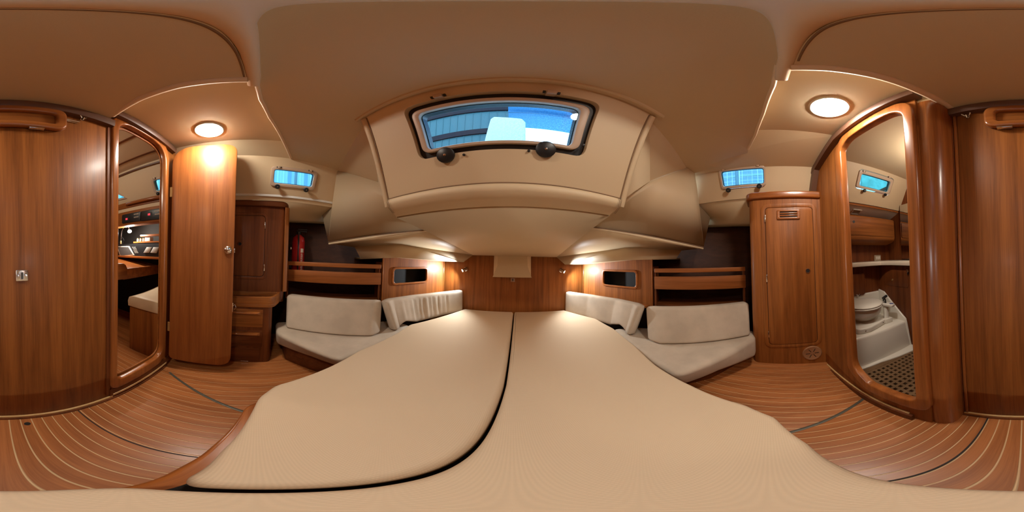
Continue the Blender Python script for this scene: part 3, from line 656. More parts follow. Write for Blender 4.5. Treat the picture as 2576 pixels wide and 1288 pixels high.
def bolster(top, zt, steps, label, ripple, th, name='side_cushion'):
    """long thin cushion: cross-sections along its length; the aft end reaches lower, onto the seat"""
    top = [Vector(p) for p in top]; L = []; N = 64; 
    seg = [(top[i + 1] - top[i]).length for i in range(len(top) - 1)]; tot = sum(seg)
    def at(t):
        s = t * tot
        for i, q in enumerate(seg):
            if s <= q or i == len(seg) - 1: return top[i] + (top[i + 1] - top[i]) * (s / q)
            s -= q
    for k in range(N + 1):
        t = k / N; p = at(t); q = (at(min(1, t + .01)) - at(max(0, t - .01))).normalized(); out = Vector((q.y, -q.x)) * (1 if th > 0 else -1)
        w = abs(th); endr = min(1, min(t, 1 - t) * tot / .03); ez = .5 + .5 * math.sqrt(max(0, 1 - (1 - endr) ** 2))
        zb = steps(t); rp = ripple(t) if ripple else 0
        hw = w * ez; mid = p + out * (w / 2); zc = (zt + zb) / 2; hh = (zt - zb) / 2 * (.90 + .10 * ez)
        ring = []
        for j in range(24):
            a = 2 * PI * j / 24; ca, sa = math.cos(a), math.sin(a); e = .28
            x = math.copysign(abs(ca) ** e, ca) * hw / 2; y = math.copysign(abs(sa) ** e, sa) * hh
            v = (y / hh + 1) / 2
            x += -rp * (1 if ca < 0 else 0) * (.35 + .65 * v) * math.sin(min(1, v * 1.1) * PI) ** .5 - (1 - v) * (.085 * (1 - t) + .008)
            q2 = mid + out * x; ring.append(Vector((q2.x, q2.y, zc + y)))
        L.append(ring)
    o = MB().loft(L).build(name, velour, None, smooth=70); tag(o, label, 'cushion', 'side cushions at the bow'); return o
def steps_p(t): return .402 if t < .10 else (.402 + .045 * math.sin(min(1, (t - .10) / .10) * PI / 2) if t < .2 else max(.398, .447 - .35 * (t - .2)))
rnd = random.Random(3); ph = [rnd.uniform(0, 6) for _ in range(4)]
def rip(t): 
    if t < .1 or t > .80: return 0
    e = math.sin((t - .1) / .70 * PI) ** .6
    return .0075 * e * (math.sin(t * 105 + ph[0]) + .7 * math.sin(t * 61 + ph[1]) + .5 * math.sin(t * 163 + ph[2]))
bolster([(-.935, 1.01), (-.965, 1.10), (-.90, 1.38), (-.76, 1.67), (-.585, 1.955)], .664, steps_p, 'pale side cushion with a wrinkled cover at the bow, left of the mattress', rip, -.085)
bolster([(.945, .985), (.985, 1.07), (.965, 1.32), (.84, 1.66), (.665, 1.965)], .664, steps_p, 'smooth beige side cushion at the bow, right of the mattress', None, .085)
# ================================================================== BOW: locker fronts, ledges, hood, reading lights
def locker_front(a, b, zb, zt, hole_px, label, s, trimpx):
    a, b = Vector(a), Vector(b); u = (b - a) if s < 0 else (a - b); o = a if s < 0 else b
    fr = Fr((o.x, o.y, 0), (u.x, u.y, 0), (0, 0, 1)); fr.w = Vector((u.y, -u.x, 0)).normalized(); L = u.length
    t = thing('bow_locker', label, 'cupboard', ((a.x + b.x) / 2, (a.y + b.y) / 2, zb), 'bow lockers')
    q = squared([fr.ab(*p) for p in hole_px]); inn = inset(q, .022); zt0, zt1 = zt
    outl = [(0, zb), (L, zb), (L, zt1 if s < 0 else zt0), (0, zt0 if s < 0 else zt1)]
    MB().ring(fr, outl, rpoly(inset(q, .012), .03), -.022, 0).build('panel', wood_z, t)
    MB().ring(fr, rpoly(q, .045, 6), rpoly(inn, .032, 6), -.006, .014).build('opening_frame', wood_trim_y, t, bevel=.006, seg=3)
    (ax, ay), (bx, by) = inn[3], inn[1]
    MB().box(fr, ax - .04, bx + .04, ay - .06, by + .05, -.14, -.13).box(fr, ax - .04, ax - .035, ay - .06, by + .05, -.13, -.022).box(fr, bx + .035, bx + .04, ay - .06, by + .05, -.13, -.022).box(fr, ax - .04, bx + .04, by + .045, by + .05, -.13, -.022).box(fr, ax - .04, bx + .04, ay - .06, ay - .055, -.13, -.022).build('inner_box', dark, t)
    e = (ax, 1) if s < 0 else (bx, -1)
    MB().prism(fr, [(e[0] - e[1] * .03, by), (e[0] - e[1] * .01, by), (e[0] + e[1] * .055, ay - .03), (e[0] - e[1] * .03, ay - .03)], -.08, -.065).build('white_liner', white, t)
    xa = 0 if s < 0 else L
    MB().box(fr, xa - .008, xa + .008, zb, 1.0, -.16, -.024).build('return_board', wood_dz, t)
    for x in (0, L): MB().box(fr, x - .006, x + .006, zb, zt0 if (x == 0) == (s < 0) else zt1, .0005, .008).build('edge_strip', wood_trim, t, bevel=.002)
    return fr
locker_front((-1.137, 1.127), (-.868, 1.965), .60, (1.075, 1.075), [(986, 670), (1076, 673), (1074, 711), (985, 718)], 'mahogany bow locker left of the bulkhead, with a framed rounded opening', -1, None)
locker_front((1.212, 1.045), (.925, 1.965), .60, (1.09, 1.075), [(1516, 677), (1606, 680), (1604, 727), (1516, 719)], 'mahogany bow locker right of the bulkhead, with a framed rounded opening', 1, None)
# wings closing the bow lockers towards the shelves
def ledge(pts, hole, label):
    t = thing('bow_ledge', label, 'shelf', (sum(p[0] for p in pts) / len(pts), sum(p[1] for p in pts) / len(pts), .60), 'ledges behind the side cushions')
    MB().ring(XY, pts, hole, .606, .624).build('top', wood_trim_y, t, bevel=.003)
    cx_ = sum(p[0] for p in hole) / 4; cy_ = sum(p[1] for p in hole) / 4
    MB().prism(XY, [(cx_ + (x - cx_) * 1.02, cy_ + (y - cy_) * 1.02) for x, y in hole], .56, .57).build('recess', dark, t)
Hh = lambda L: [tuple(U(*p, z=.624))[:2] for p in L]
ledge([(-1.105, 1.128), (-.848, 1.955), (-.70, 1.96), (-.865, 1.67), (-1.005, 1.38), (-1.085, 1.11)], [(-.93, 1.50), (-.885, 1.66), (-.855, 1.655), (-.905, 1.49)], 'narrow wooden ledge behind the wrinkled side cushion')
ledge([(1.180, 1.055), (.90, 1.955), (.775, 1.96), (.945, 1.66), (1.07, 1.32), (1.115, 1.04)], [(1.0, 1.46), (.955, 1.62), (.925, 1.61), (.975, 1.45)], 'narrow wooden ledge behind the smooth side cushion')
hood = thing('hood', 'cream box hood hanging on the middle of the bow bulkhead', 'hood', (.0, 1.98, .85))
k = [Vector((x, y, z)) for x, y, z in ((-.218, 1.985, 1.17), (-.222, 1.985, .858), (.236, 1.985, .858), (.232, 1.985, 1.17))]
kf = [Vector((x, y, z)) for x, y, z in ((-.165, 1.93, 1.12), (-.17, 1.91, .99), (-.218, 1.87, .862), (.230, 1.87, .862), (.186, 1.91, .99), (.18, 1.93, 1.12))]
hb = MB(); hb.add(k + kf, [[0, 4, 5], [0, 5, 1], [1, 5, 6], [3, 2, 8], [2, 7, 8], [3, 8, 9], [4, 9, 8, 5], [5, 8, 7, 6], [1, 6, 7, 2], [0, 3, 9, 4], [0, 1, 2, 3]])
hb.build('casing', vinyl, hood, smooth=15)
so = thing('latch_plate', 'small chrome latch plate on the bulkhead under the hood', 'latch', U(1290, 704, y=1.998))
sf = Fr(so.location, (1, 0, 0), (0, 0, 1))
MB().prism(sf, rrect(-.026, -.024, .026, .024, .004), 0, .004).build('plate', chrome, so); MB().prism(sf, rrect(-.006, -.014, .006, .014, .004), .0038, .006).build('slot', black, so)
pl = U(1172, 677, y=1.998); pr2 = U(1411, 680, y=1.998)
reading_light(pl, (-.66, -.66, -.42), 'chrome reading light left of the hood, shining on the left locker', -1)
reading_light(pr2, (.66, -.62, -.42), 'chrome reading light right of the hood, shining on the right locker', 1)
# ================================================================== SHELVES ALONG THE HULL
def hull_shelf(p0, p1, s, label, z):
    p0, p1 = Vector(p0), Vector(p1); d = (p1 - p0); L = d.length
    u = d if s < 0 else -d; o = p0 if s < 0 else p1
    fr = Fr((o.x, o.y, 0), (u.x, u.y, 0), (0, 0, 1)); fr.w = Vector((u.y, -u.x, 0)).normalized()
    t = thing('hull_shelf', label, 'shelf', ((p0.x + p1.x) / 2, (p0.y + p1.y) / 2, z[0]), 'shelves along the hull')
    MB().box(fr, 0, L, z[2], z[3], -.014, 0).build('rail', rail_p if s < 0 else rail_s, t, bevel=.005, seg=3)
    MB().box(fr, 0, L, z[0], z[1], -.016, 0).build('fiddle_board', rail_p if s < 0 else rail_s, t, bevel=.004)
    MB().box(fr, 0, L - .004, z[0] + .008, z[0] + .020, -.30, -.017).build('shelf_board', wood_dy, t)
    MB().box(fr, 0, L - .004, .615, .630, -.26, -.03).build('lower_shelf', wood_dy, t)
    for x in (0.004, L - .012): MB().box(fr, x - .008, x + .008, .60, z[3], -.05, -.018).build('bracket', wood_dz, t)
    return fr
fp = hull_shelf((-1.57, .30), (-1.115, 1.085), -1, 'hull shelf with two wooden rails holding the red extinguisher', (.785, .900, .940, .980))
fs = hull_shelf((1.520, .215), (1.195, 1.005), 1, 'empty hull shelf with two wooden rails beside the wardrobe', (.785, .908, .945, .985))
# ================================================================== FIRE EXTINGUISHER
ex = thing('fire_extinguisher', 'red fire extinguisher standing behind the rails of the hull shelf', 'extinguisher', (-1.645, .435, .808))
ef = Fr((-1.645, .435, .808), (1, 0, 0), (0, 1, 0), (0, 0, 1))
MB().lathe(ef, [(.0001, .012), (.062, .012), (.067, .03), (.067, .37), (.058, .415), (.032, .438), (.026, .445), (.0001, .446)], 32).build('cylinder', red, ex, smooth=50)
MB().lathe(ef, [(.0001, 0), (.064, 0), (.069, .006), (.069, .03), (.06, .034), (.0001, .034)], 32).build('base_ring', black, ex)
vf = MB().lathe(ef, [(.0001, .44), (.022, .44), (.022, .475), (.012, .485), (.0001, .486)], 16).box(Fr(ef(0, 0, .478), (0, 1, 0), (1, 0, 0), (0, 0, 1)), -.02, .085, -.010, .010, .0, .010).box(Fr(ef(0, 0, .50), (0, 1, 0), (1, 0, -.2), (0, 0, 1)), -.01, .09, -.008, .008, .0, .008)
vf.build('valve_head', black, ex); 
MB().tube([ef(.07 * math.cos(a), .07 * math.sin(a), z) for a, z in ((-.26, .05), (-.26, .2), (-.26, .37), (-.28, .44))], .008, 8).build('strap', black, ex)
for a0, a1, z0, z1 in ((.12, .62, .26, .30),):
    MB().loft([[ef(.0685 * math.cos(t), .0685 * math.sin(t), z) for z in (z0, z1)] + [ef(.066 * math.cos(t), .066 * math.sin(t), z) for z in (z1, z0)] for t in [a0 + (a1 - a0) * i / 8 for i in range(9)]]).build('label', white_p, ex)
rl = random.Random(5); wr_ = MB()
for row, (a, zz0, zz1) in enumerate(((.18, .08, .25), (.36, .05, .25), (.46, .05, .25))):     # upright white print, too worn to read
    z = zz0
    while z < zz1:
        h = rl.uniform(.005, .012) if row else rl.uniform(.010, .02); w = .05 if row else .09
        wr_.loft([[ef(.0683 * math.cos(t), .0683 * math.sin(t), q) for q in (z, z + h)] + [ef(.0662 * math.cos(t), .0662 * math.sin(t), q) for q in (z + h, z)] for t in (a, a + w)]); z += h + rl.uniform(.004, .007)
wr_.build('print', white_p, ex)
MB().lathe(Fr(ef(-.0, -.075, .30), (1, 0, 0), (0, 0, 1), (0, -1, 0)), [(.0001, 0), (.017, 0), (.019, .006), (.017, .012), (.0001, .014)], 16).build('gauge', chrome, ex)
# ================================================================== PORT: upper cabinet, chest of drawers
cab = thing('corner_cabinet', 'dark mahogany cabinet with rounded corner behind the open door', 'cabinet', (-1.45, .0, .68))
CF = Fr((-1.455, 0, 0), (0, 1, 0), (0, 0, 1), (1, 0, 0))
body = MB().prism(Fr((0, 0, .60), (1, 0, 0), (0, 1, 0), (0, 0, 1)), rpoly([(-1.74, -.62), (-1.455, -.62), (-1.455, .265), (-1.74, .285)], [0, 0, .05, 0], 6), 0, .90)
body.build('body', wood_dz, cab, smooth=50)
MB().prism(Fr((0, 0, 1.475), (1, 0, 0), (0, 1, 0), (0, 0, 1)), rpoly([(-1.75, -.62), (-1.43, -.62), (-1.43, .285), (-1.75, .31)], [0, 0, .08, 0], 6), 0, .062).build('top_cap', wood_dy, cab, bevel=.010, seg=3, smooth=50)
MB().prism(XY, rpoly([(-1.50, .26), (-1.43, .245), (-1.44, .285), (-1.50, .30)], .012), .705, 1.475).build('corner_post', wood_z, cab, smooth=60)
def door_leaf(fr, a0, a1, b0, b1, parent, m, hinges, hole, thick=.010, groove=.030, r=.03, ringm=chrome, wavy=0):
    MB().ring(fr, rrect(a0 - groove, b0 - groove, a1 + groove, b1 + groove, r + groove * .8), rrect(a0 - .003, b0 - .003, a1 + .003, b1 + .003, r), -.004, .006).build('door_surround', m, parent, bevel=.003)
    d = MB().prism(fr, rrect(a0, b0, a1, b1, r), -.004, thick).build('door', m, parent, bevel=.004, smooth=50)
    MB().ring(fr, rrect(a0 - .003, b0 - .003, a1 + .003, b1 + .003, r), rrect(a0 + .0005, b0 + .0005, a1 - .0005, b1 - .0005, r), 0, .0015).build('door_gap', seam, parent)
    for a, b in hinges: MB().box(fr, a - .005, a + .005, b - .030, b + .030, .004, thick + .004).build('hinge', ringm, d, bevel=.002)
    a, b = hole
    MB().lathe(Fr(fr(a, b, thick - .001), fr.u, fr.v, fr.w), [(.014, 0), (.020, 0), (.020, .004), (.016, .005), (.014, .001)], 20).build('latch_ring', wood_dz if ringm is chrome else ringm, d)
    MB().lathe(Fr(fr(a, b, thick), fr.u, fr.v, fr.w), [(.0001, .0002), (.0145, .0002), (.0145, .0012), (.0001, .0012)], 20).build('latch_hole', black, d)
    return d
door_leaf(CF, -.30, .072, .84, 1.385, cab, wood_dz, [(.072, 1.30), (.076, .92)], (-.146, 1.125))
ch = thing('chest_of_drawers', 'low mahogany chest with two lipped drawers beside the seat', 'drawers', (-1.31, -.05, .02))
# front face leans with the hull: stays upright at x = -1.28
ff = Fr((-1.275, 0, 0), (0, 1, 0), (0, 0, 1), (1, 0, 0))
MB().prism(XY, rpoly([(-1.45, -.60), (-1.275, -.60), (-1.275, .145), (-1.45, .155)], [0, 0, .045, 0], 6), .02, .665).build('body', wood_dz, ch, smooth=50)
MB().prism(XY, rpoly([(-1.62, -.60), (-1.255, -.60), (-1.255, .150), (-1.40, .215), (-1.45, .225)], [0, 0, .06, .04, 0], 6), .612, .640).ring(XY, rpoly([(-1.46, -.60), (-1.255, -.60), (-1.255, .150), (-1.40, .215), (-1.45, .225)], [0, 0, .06, .04, 0], 6), rpoly([(-1.43, -.59), (-1.278, -.59), (-1.278, .135), (-1.40, .19), (-1.43, .20)], [0, 0, .05, .03, 0], 6), .639, .700, c=(-1.36, -.2)).build('tray_top', wood_y, ch, bevel=.006, seg=3, smooth=50)
for z0, z1 in ((.425, .59), (.225, .39)):
    d = MB().prism(ff, rrect(-.50, z0, .070, z1, .008), 0, .006).build('drawer', wood_y if z0 > .3 else wood_dy, ch, bevel=.002)
    MB().add([ff(-.5, z1 - .015, .006), ff(.052, z1 - .015, .006), ff(.052, z1 - .05, .006), ff(-.5, z1 - .05, .006), ff(-.5, z1 - .02, .034), ff(.028, z1 - .02, .034), ff(.028, z1 - .032, .036), ff(-.5, z1 - .032, .036)], [[0, 1, 5, 4], [4, 5, 6, 7], [7, 6, 2, 3], [1, 2, 6, 5], [0, 4, 7, 3], [0, 3, 2, 1]]).build('pull_lip', wood_trim_y, d, bevel=.002)
MB().prism(ff, rrect(-.50, .055, .055, .205, .012), 0, .005).build('lower_panel', wood_dy, ch, bevel=.002)
MB().box(ff, -.09, -.03, .048, .056, .004, .007).build('plate', chrome, ch)
# ================================================================== PORT DOOR LEAF, standing open
hx0, hx1 = Vector((-1.035, -.598)), Vector((-1.105, -.150)); du = (hx1 - hx0).normalized(); Lw = (hx1 - hx0).length
LF = Fr((hx0.x, hx0.y, 0), (du.x, du.y, 0), (0, 0, 1)); LF.w = Vector((du.y, -du.x, 0)).normalized()
door_1 = struct(MB().prism(LF, rpoly([(0, .125), (Lw, .115), (Lw, 1.918), (0, 1.91)], [.05, .10, .085, .17], 8), -.026, 0), 'door_1', wood('leaf_veneer', (.34, .108, .022), (.20, .056, .011), 'z'), bevel=.004, smooth=50)
ka = LF.ab(565, 633); kf_ = Fr(LF(Lw - .042, 1.062, 0), LF.u, LF.v, LF.w)
kn = MB().lathe(kf_, [(.0001, 0), (.027, 0), (.027, .004), (.014, .008), (.012, .024), (.022, .030), (.028, .042), (.027, .054), (.016, .063), (.0001, .065)], 28).build('door_knob', chrome, door_1, smooth=60)
MB().box(LF, Lw, Lw + .006, 1.045, 1.075, -.02, -.006).build('latch_bolt', chrome, door_1, bevel=.002)
hk = MB().tube([LF(Lw + .002, .665, -.012), LF(Lw + .016, .675, -.012), LF(Lw + .026, .655, -.012), LF(Lw + .014, .635, -.012)], .0035, 8); hk.box(LF, Lw, Lw + .004, .62, .69, -.02, -.004); hk.build('cabin_hook', chrome, door_1)
for z in (.45, 1.5): MB().box(LF, -.012, .004, z - .04, z + .04, -.004, .004).build('hinge', brass, door_1)
# ================================================================== STARBOARD WARDROBE
wd = thing('wardrobe', 'tall mahogany wardrobe with a louvred door and round vent beside the doorway', 'wardrobe', (1.40, -.15, .05))
wu = Vector((-.05, -.575, 0)).normalized(); WF = Fr((1.24 + .05 / .575 * .43, 0, 0), wu, (0, 0, 1)); WF.w = Vector((wu.y, -wu.x, 0)).normalized()
if WF.w.x > 0: WF.w = -WF.w
wpt = lambda a, c=0: tuple(WF(a, 0, c))[:2]
a_f, a_b = -.140, .432
MB().prism(XY, rpoly([wpt(a_f), wpt(a_b), wpt(a_b, -.50), wpt(a_f - .06, -.50)], [.05, 0, 0, 0], 7), .02, 1.548).build('body', wood_z, wd, smooth=50)
MB().prism(XY, rpoly([wpt(a_f - .022, .022), wpt(a_b - .002, .022), wpt(a_b - .002, -.50), wpt(a_f - .09, -.50)], [.07, 0, 0, 0], 7), 1.545, 1.606).build('top_cap', wood_trim_y, wd, bevel=.014, seg=4, smooth=50)
dl = door_leaf(WF, -.010, .362, .318, 1.462, wd, wood_z, [(-.012, 1.372), (-.012, .90), (-.012, .42)], (.308, .948), ringm=chrome, groove=.036)
v0, v1 = WF.ab(1953, 529), WF.ab(2011, 554)
MB().ring(WF, rrect(.080, 1.360, .262, 1.438, .012), rrect(.104, 1.376, .238, 1.424, .004), .008, .020).build('vent_frame', wood_trim_y, dl, bevel=.003)
MB().box(WF, .098, .244, 1.372, 1.428, .0095, .0115).build('vent_backing', black, dl)
for z in (1.3905, 1.4085): MB().box(WF, .100, .242, z - .0052, z + .0052, .0095, .0205).build('vent_slat', wood_trim_y, dl, bevel=.002)
vr = thing('round_vent', 'round bronze floor vent with spoke slots low on the wardrobe', 'vent', WF(.318, .198, .0))
vfz = Fr(WF(.318, .198, .0), WF.u, WF.v, WF.w)
bronze = plain('bronze_vent', (.40, .21, .10), .4, metal=.3)
MB().lathe(vfz, [(.0001, 0), (.078, 0), (.078, .004), (.070, .008), (.064, .005), (.0001, .006)], 36).build('disc', bronze, vr)
for k in range(6):
    a = k * PI / 3 + .05; g = Fr(vfz(0, 0, .0063), vfz.u * math.cos(a) + vfz.v * math.sin(a), vfz.v * math.cos(a) - vfz.u * math.sin(a)); g.w = vfz.w
    MB().box(g, .017, .052, -.0024, .0024, -.001, .0005).build('slot', black, vr)
MB().lathe(Fr(vfz(0, 0, .006), vfz.u, vfz.v, vfz.w), [(.0001, 0), (.008, 0), (.006, .005), (.0001, .006)], 14).build('hub', chrome, vr)
for k in range(4):
    a = PI / 4 + k * PI / 2; MB().lathe(Fr(vfz(.074 * math.cos(a), .074 * math.sin(a), .006), vfz.u, vfz.v, vfz.w), [(.0001, 0), (.0035, 0), (.0001, .002)], 8).build('screw', chrome, vr)
# ================================================================== FITTINGS ON THE AFT BULKHEAD
hf = thing('recessed_handle', 'rounded wooden frame with a shallow recess at the top of the aft panel', 'handle', AW(.065, 1.75, 0))
t0, t1 = AW.ab(2478, 290), AW.ab(163, 330)
MB().ring(AW, rrect(-.137, 1.650, .274, 1.822, .05), rrect(-.092, 1.690, .228, 1.775, .018), 0, .030).build('frame', wood_trim_x, hf, bevel=.012, seg=4, smooth=60)
MB().prism(AW, rrect(-.10, 1.684, .236, 1.78, .02), .001, .006).build('recess_panel', wood_x, hf)
for a in (-.06, .150): MB().box(AW, a - .030, a + .030, 1.640, 1.649, .008, .026).build('hinge', chrome, hf, bevel=.002)
bo = thing('barrel_bolt', 'small chrome bolt at the left end of the recessed handle', 'bolt', AW(.305, 1.775, 0))
# the frame's right end in the picture
MB().box(AW, .275, .330, 1.752, 1.772, 0, .006).build('plate', chrome, bo, bevel=.002)
MB().tube([AW(.268, 1.762, .011), AW(.335, 1.762, .011)], .006, 10).build('rod', chrome, bo)
for x in (.286, .318): MB().lathe(Fr(AW(x, 1.768, .006), AW.u, AW.v, AW.w), [(.0001, 0), (.003, 0), (.0001, .002)], 8).build('screw', brass, bo)
def hook(px, label):
    p = AW(*AW.ab(*px)); t = thing('coat_hook', label, 'hook', p, 'chrome coat hooks'); f = Fr(p, AW.u, AW.v, AW.w)
    MB().prism(f, rrect(-.008, -.014, .008, .014, .006), 0, .003).build('plate', chrome, t)
    MB().tube([f(-.004, .0, .002), f(-.008, -.004, .016), f(-.018, .006, .024)], .0035, 8).tube([f(.004, 0, .002), f(.010, -.004, .014), f(.018, .008, .022)], .0035, 8).tube([f(0, -.006, .003), f(0, -.018, .016), f(0, -.008, .026)], .0035, 8).build('prongs', chrome, t)
hook((205, 300), 'tiny chrome hook near the left doorway, left of the bolt'); hook((2435, 294), 'tiny chrome hook near the corner post, by the recessed handle')
lk = thing('lock_plate', 'square chrome lock plate with an oval finger latch on the aft panel', 'lock', AW(*AW.ab(55, 693)))
lf = Fr(lk.location, AW.u, AW.v, AW.w)
MB().prism(lf, rrect(-.024, -.022, .024, .022, .003), 0, .004).build('plate', chrome, lk, bevel=.0012)
MB().ring(lf, rrect(-.0075, -.017, .0075, .017, .0074), rrect(-.0045, -.014, .0045, .014, .0044), .0038, .009).build('latch_rim', chrome, lk); MB().prism(lf, rrect(-.005, -.0145, .005, .0145, .0049), .0038, .006).build('finger_latch', rubber, lk)
for a in (-.016, .016): MB().lathe(Fr(lf(a, -.001, .004), lf.u, lf.v, lf.w), [(.0001, 0), (.0055, 0), (.005, .002), (.0001, .0022)], 14).build('screw', chrome, lk)
MB().lathe(Fr(AW(-.285, 1.06, .012), AW.u, AW.v, AW.w), [(.0001, 0), (.005, 0), (.0001, .003)], 10).build('screw_cap', wood_dz, wall_aft)
# ================================================================== THROUGH THE LEFT DOORWAY: chart table corner
for k in range(-42, -8):
    x0, x1 = -.016 + k * pitch + gap / 2, -.016 + (k + 1) * pitch - gap / 2
    MB().box(XY, x0, x1, -2.2, -.686, -.006, 0).build('plank', teak, floor, smooth=0)
cpart([(.3, -.68, Z1), (-1.30, -.68, Z1), (-1.30, -2.7, Z1), (.3, -2.7, Z1)], 'saloon_panel')
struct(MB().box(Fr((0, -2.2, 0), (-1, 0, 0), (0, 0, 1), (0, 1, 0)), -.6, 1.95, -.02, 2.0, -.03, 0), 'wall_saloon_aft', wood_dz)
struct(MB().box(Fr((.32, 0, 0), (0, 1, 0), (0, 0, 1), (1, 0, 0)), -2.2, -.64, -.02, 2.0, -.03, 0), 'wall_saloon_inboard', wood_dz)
for x in (-.79, -1.053): MB().box(XY, x - .010, x + .010, -2.2, -.685, Z1 - .006, Z1).build('headliner_joint', wood_dy, ceiling)
MB().tube([tpt(-1, -.69, 1.93) + Vector((.02, 0, 0)), tpt(-1, -2.1, 1.93) + Vector((.02, 0, 0))], .010, 8).build('headliner_joint', cornice, ceiling)
NF = Fr((-1.33, 0, 0), (0, 1, 0), (0, 0, 1), (1, 0, 0)); NC = Fr((-1.60, 0, 0), (0, 1, 0), (0, 0, 1), (1, 0, 0))
nav = thing('instrument_cabinet', 'mahogany overhead cabinet with black instrument panels, seen through the left doorway', 'cabinet', (-1.5, -1.4, 1.36))
MB().box(NF, -2.18, -.70, 1.548, 1.622, -.12, 0).build('fascia', wood_y, nav, bevel=.004)
MB().box(NF, -2.18, -.70, 1.508, 1.547, -.12, -.006).build('cream_strip', vinyl, nav)
pa, pb = [NF.ab(*p) for p in ((308, 541), (346, 536.5), (356, 556), (314, 561))], [NF.ab(*p) for p in ((354, 533), (412, 523), (412, 550), (365, 555))]
MB().box(NF, -2.18, -.70, 1.340, 1.507, -.12, 0).build('panel_board', wood_y, nav, bevel=.006)
def clamp_q(q): return [(min(p[0] for p in q), max(p[1] for p in q) * .5 + sorted(p[1] for p in q)[2] * .5), (max(p[0] for p in q), max(p[1] for p in q)), (max(p[0] for p in q), min(p[1] for p in q)), (min(p[0] for p in q), min(p[1] for p in q))]
rr = random.Random(2)
for q in (pa, pb):
    b0 = min(p[0] for p in q); b1 = max(p[0] for p in q); c0 = min(p[1] for p in q); c1 = max(p[1] for p in q)
    ip = MB().prism(NF, rrect(b0, c0, b1, c1, .02), .0005, .008).build('instrument_panel', black, nav, bevel=.002)
    mx_, my_ = b0 + (b1 - b0) * (.28 if q is pa else .42), c0 + (c1 - c0) * (.42 if q is pa else .55)
    MB().prism(NF, rrect(mx_ - .028, my_ - .020, mx_ + .034, my_ + .024, .004), .007, .011).build('display', plain('display_grey', (.03, .03, .035), .3), ip)
    for k, dx in enumerate((-.010, .006)): MB().ring(NF, rrect(mx_ + dx - .006, my_ - .009, mx_ + dx + .006, my_ + .011, .003), rrect(mx_ + dx - .003, my_ - .006, mx_ + dx + .003, my_ + .008, .001), .010, .0116).build('digit', redled, ip)
    for k in range(6):
        for j in range(2): MB().box(NF, b0 + (b1 - b0) * .66 + k * .012, b0 + (b1 - b0) * .66 + k * .012 + .005, c1 - .030 - j * .034, c1 - .018 - j * .034, .008, .012).build('switch', white_p, ip)
# grab rail
gr = thing('grab_rail', 'short wooden grab rail along the fascia above the instrument panels', 'rail', NF(-1.2, 1.59, 0))
MB().tube([NF(-1.36, 1.588, .004), NF(-1.33, 1.588, .03), NF(-.95, 1.585, .03), NF(-.88, 1.585, .004)], .013, 10).build('bar', wood_trim_y, gr)
for a in (-1.34, -.92): MB().box(NF, a - .02, a + .02, 1.577, 1.598, .0005, .02).build('foot', wood_trim_y, gr, bevel=.004)
nb = thing('chart_console', 'black console with chart screen and grey covers below the small shelf', 'console', (-1.65, -1.4, .95))
MB().box(NC, -2.15, -.70, .972, 1.135, -.20, 0).build('black_panel', black, nb)
scr = [NC.ab(*p) for p in ((295, 619.6), (326, 619), (339, 642), (303.6, 646))]
def quadprism(fr, q, c0, c1): return MB().prism(fr, q[::-1], c0, c1)
s_ = quadprism(NC, scr, .002, .012).build('chart_screen_frame', white_p, nb, bevel=.003)
quadprism(NC, [(p[0] * .86 + sum(q[0] for q in scr) / 4 * .14, p[1] * .82 + sum(q[1] for q in scr) / 4 * .18) for p in scr], .011, .0135).build('screen', plain('screen_grey', (.10, .095, .09), .12), s_)
for r_ in range(5):
    for c_ in range(3):
        a, b = NC.ab(334 + c_ * 3.2 + r_ * 1.6, 622 + r_ * 3.4); MB().box(NC, a - .006, a + .006, b - .004, b + .004, 0, .004).build('key', white_p, nb)
for q in (((371, 622), (384, 622), (377, 636), (362.6, 636)), ((388, 622), (402, 622), (395.5, 637), (380, 636))):
    qq = [NC.ab(*p) for p in q]; quadprism(NC, qq, .0005, .02).build('instrument_cover', plain('grey_cover', (.42, .40, .36), .5), nb, bevel=.004)
MB().box(NC, -2.15, -.70, .945, .973, -.20, .03).build('ledge_strip', wood_trim_y, nb, bevel=.003)
sh = thing('small_shelf', 'small lit wooden shelf above the chart console', 'shelf', (-1.68, -1.25, 1.14))
MB().box(NC, -1.50, -.70, 1.146, 1.164, -.20, 0).build('board', wood_trim_y, sh); MB().box(NC, -1.38, -.70, 1.222, 1.250, -.014, 0).build('rail', wood_trim_y, sh, bevel=.003)
bx_ = MB().box(NC, -1.317, -1.235, 1.165, 1.222, -.09, -.02).build('carton', white_p, None, bevel=.003); tag(bx_, 'small white carton standing on the lit shelf', 'box')
for i, (a, lab) in enumerate(((-1.46, 'leftmost clear jar on the lit shelf by the lamp'), (-1.41, 'middle clear jar on the lit shelf'), (-1.36, 'clear jar next to the small white carton'))):
    j = thing('jar', lab, 'jar', NC(a, 1.165, -.05), 'jars on the lit shelf'); jf = Fr(j.location, (1, 0, 0), (0, 1, 0), (0, 0, 1))
    MB().lathe(jf, [(.0001, 0), (.017, 0), (.018, .03), (.013, .036), (.0001, .036)], 14).build('glass', plain('jar_grey', (.38, .36, .30), .15, coat=.5), j); MB().lathe(jf, [(.0001, .036), (.015, .036), (.015, .046), (.0001, .046)], 14).build('lid', brass, j)
gl_ = thing('gooseneck_lamp', 'chrome gooseneck lamp shining over the chart table', 'lamp', NC(-1.66, 1.18, .02))
hp0 = NC(*NC.ab(330, 584), .05)
gp = [U(*p, x=-1.56) for p in ((304, 606), (305, 592), (307, 580), (312, 571), (317, 568), (322, 570), (326, 578))]
MB().tube(gp, .0045, 8).build('neck', chrome, gl_)
MB().lathe(Fr(gp[0], (1, 0, 0), (0, 1, 0), (0, 0, -1)), [(.0001, -.005), (.012, 0), (.012, .04), (.0001, .05)], 12).build('holder', brass, gl_)
